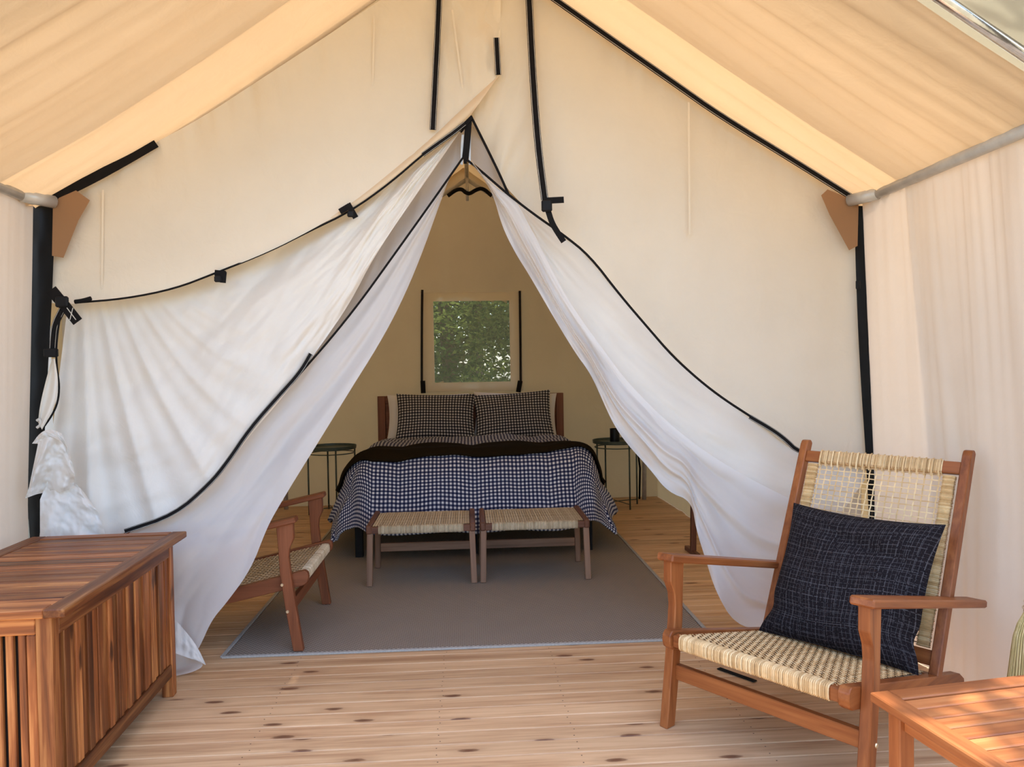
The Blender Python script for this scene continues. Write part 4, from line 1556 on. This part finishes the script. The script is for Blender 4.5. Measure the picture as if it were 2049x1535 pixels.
# ================================================================== BROOM
br = thing('broom', 'straw broom with twine bound head leaning by the side curtain', 'broom', (1.745, 2.28, 0))
V, F = [], []
for i in range(420):
    a = rnd.uniform(0, 2 * pi); q = sqrt(rnd.random())
    top = Vector((cos(a) * q * .016 + .045, sin(a) * q * .014, .46))
    sp_ = Vector((cos(a) * q * .075, sin(a) * q * .035, 0))
    mid = Vector((.03, 0, .30)) + sp_ * .80
    low = Vector((.02, 0, rnd.uniform(.002, .03))) + sp_ * 1.15
    pts = smooth_line([tuple(top), tuple(top * .45 + mid * .55 + Vector((cos(a) * q * .012, 0, .02))), tuple(mid), tuple(low)], 1)
    dr_ = Vector((-sin(a), cos(a), 0))
    ribbon_geo(V, F, pts, dr_, .0035)
wood('straw', (.42, .33, .12), (.60, .47, .20), (.74, .59, .32), 'Z', .7, .1, scale=8)
tag(mk('bristles', V, F, M['straw'], br), kind='stuff')
tube('bound_neck', [(.046, 0, .44), (.050, 0, .47), (.056, 0, .52), (.062, 0, .58)], [.026, .024, .018, .013], M['twine'], br, 16)
for z, r in ((.455, .028), (.475, .026), (.50, .023), (.53, .020)):
    x = .046 + (z - .44) * .13
    tube('twine_ring', [(x + cos(k * pi / 10) * r, sin(k * pi / 10) * r, z) for k in range(20)], .0035, M['twine'], br, 6, closed=True)
tube('handle', [(.060, 0, .56), (.050, -.08, 1.0), (.035, -.16, 1.4)], .012, M['teak_z'], br)

# black webbing lying on the deck under the chair
tag(mk('loose_strap', [(1.00, 3.00, .003), (1.10, 2.86, .003), (1.118, 2.872, .003), (1.018, 3.012, .003), (1.00, 3.00, .006), (1.10, 2.86, .006), (1.118, 2.872, .006), (1.018, 3.012, .006)],
       [(0, 1, 2, 3), (7, 6, 5, 4), (0, 4, 5, 1), (1, 5, 6, 2), (2, 6, 7, 3), (3, 7, 4, 0)], M['black_web']),
    'short black webbing strap lying on the deck under the lounge chair', 'strap')

# ================================================================== TREES
_tree = {}


def tree_meshes(key, R, hgt, n, leaf, mat, zc, flat=1.0):
    if key in _tree: return _tree[key]
    r_ = random.Random(key)
    V, F = [], []
    blobs = [(Vector((r_.gauss(0, R * .45), r_.gauss(0, R * .45), zc + r_.uniform(-R, R) * flat)), R * r_.uniform(.28, .5)) for _ in range(26)]
    for i in range(n):
        c, rr = blobs[i % len(blobs)]
        d = Vector((r_.gauss(0, 1), r_.gauss(0, 1), r_.gauss(0, 1))).normalized() * rr * r_.random() ** .4
        p = c + d
        a = Vector((r_.gauss(0, 1), r_.gauss(0, 1), r_.gauss(0, .6))).normalized()
        b = a.cross(Vector((r_.gauss(0, 1), r_.gauss(0, 1), r_.gauss(0, 1)))).normalized()
        s = leaf * r_.uniform(.6, 1.3)
        k = len(V)
        V += [p - a * s, p - b * s * .45, p + a * s, p + b * s * .45]
        F.append((k, k + 1, k + 2, k + 3))
    me = bpy.data.meshes.new('foliage')
    me.from_pydata([tuple(v) for v in V], [], F)
    me.materials.append(mat)
    TV, TF = tube_geo([(0, 0, -.4), (.05, 0, hgt * .3), (-.05, .05, hgt * .6), (0, 0, hgt)], [.20, .15, .11, .05], 10)
    for _ in range(7):
        c, rr = blobs[_]
        st_ = Vector((0, 0, hgt * r_.uniform(.35, .8)))
        v2, f2 = tube_geo([st_, (st_ + c) / 2 + Vector((0, 0, .1)), c], [.06, .04, .015], 6)
        k = len(TV)
        TV += v2; TF += [tuple(q + k for q in f) for f in f2]
    mt = bpy.data.meshes.new('trunk')
    mt.from_pydata([tuple(v) for v in TV], [], TF)
    mt.materials.append(M['bark'])
    _tree[key] = (me, mt)
    return _tree[key]


def tree(x, y, rz, sc_, key, label, group, **kw):
    me, mt = tree_meshes(key, **kw)
    t = thing('tree', label, 'tree', (x, y, -.35), rz, group)
    for nm, d in (('foliage', me), ('trunk', mt)):
        o = bpy.data.objects.new(nm, d); COL.objects.link(o); o.parent = t
        o.scale = (sc_, sc_, sc_)
        if nm == 'foliage': tag(o, kind='stuff')
    return t


GW = 'trees behind the tent'
for (x, y, s, k) in ((-2.6, 13.0, 1.0, 1), (-.4, 15.5, 1.1, 2), (1.0, 12.4, .9, 1), (2.6, 16.0, 1.2, 2), (.25, 19.0, 1.3, 1), (-1.6, 21.0, 1.5, 2), (4.2, 13.5, 1.0, 1), (-4.5, 17.0, 1.2, 2), (3.2, 22.0, 1.5, 1)):
    tree(x, y, x * 7 + y, s, k, 'leafy green tree seen dimly through the back window', GW,
         R=1.7, hgt=4.6, n=9000, leaf=.06, mat=M['leaf'] if k == 1 else M['leaf_dark'], zc=2.5, flat=1.3)
# low bushes
GB = 'bushes behind the tent'
for (x, y, s) in ((-1.6, 10.2, .42), (.0, 10.8, .45), (1.3, 10.4, .40), (2.8, 11.0, .5), (-3.0, 11.2, .5), (.7, 9.8, .34)):
    me, mt = tree_meshes(3, R=1.6, hgt=2.0, n=7000, leaf=.11, mat=M['leaf'], zc=1.5, flat=.8)
    t = thing('bush', 'low leafy bush seen through the foot of the back window', 'bush', (x, y, -.35), x * 9, GB)
    for nm, d in (('foliage', me), ('trunk', mt)):
        o = bpy.data.objects.new(nm, d); COL.objects.link(o); o.parent = t; o.scale = (s, s, s)
        if nm == 'foliage': tag(o, kind='stuff')
# a light branch throwing dapples on the low table
me, mt = tree_meshes(5, R=.55, hgt=5.6, n=700, leaf=.10, mat=M['leaf'], zc=5.4, flat=.9)
t = thing('tree', 'slender tree outside the porch whose leaves dapple the low table', 'tree', (2.50, 1.50, -.35), 0)
for nm, d in (('foliage', me), ('trunk', mt)):
    o = bpy.data.objects.new(nm, d); COL.objects.link(o); o.parent = t
    if nm == 'foliage': tag(o, kind='stuff')
# tall trees out of view, added beside the tent to shade the sleeping room
GS = 'tall trees beside the tent'
for (x, y, s, rz) in ((3.7, 6.4, 1.1, 1.0), (2.9, 9.4, 1.15, 2.5), (7.6, 5.4, 1.2, 4.0), (-4.6, 6.3, 1.2, .4), (-5.0, 9.0, 1.3, 3.3)):
    tree(x, y, rz, s, 4, 'unseen tall dense tree added to shade the sleeping room', GS, R=2.3, hgt=7.0, n=16000, leaf=.12, mat=M['leaf_dark'], zc=5.2, flat=.9)
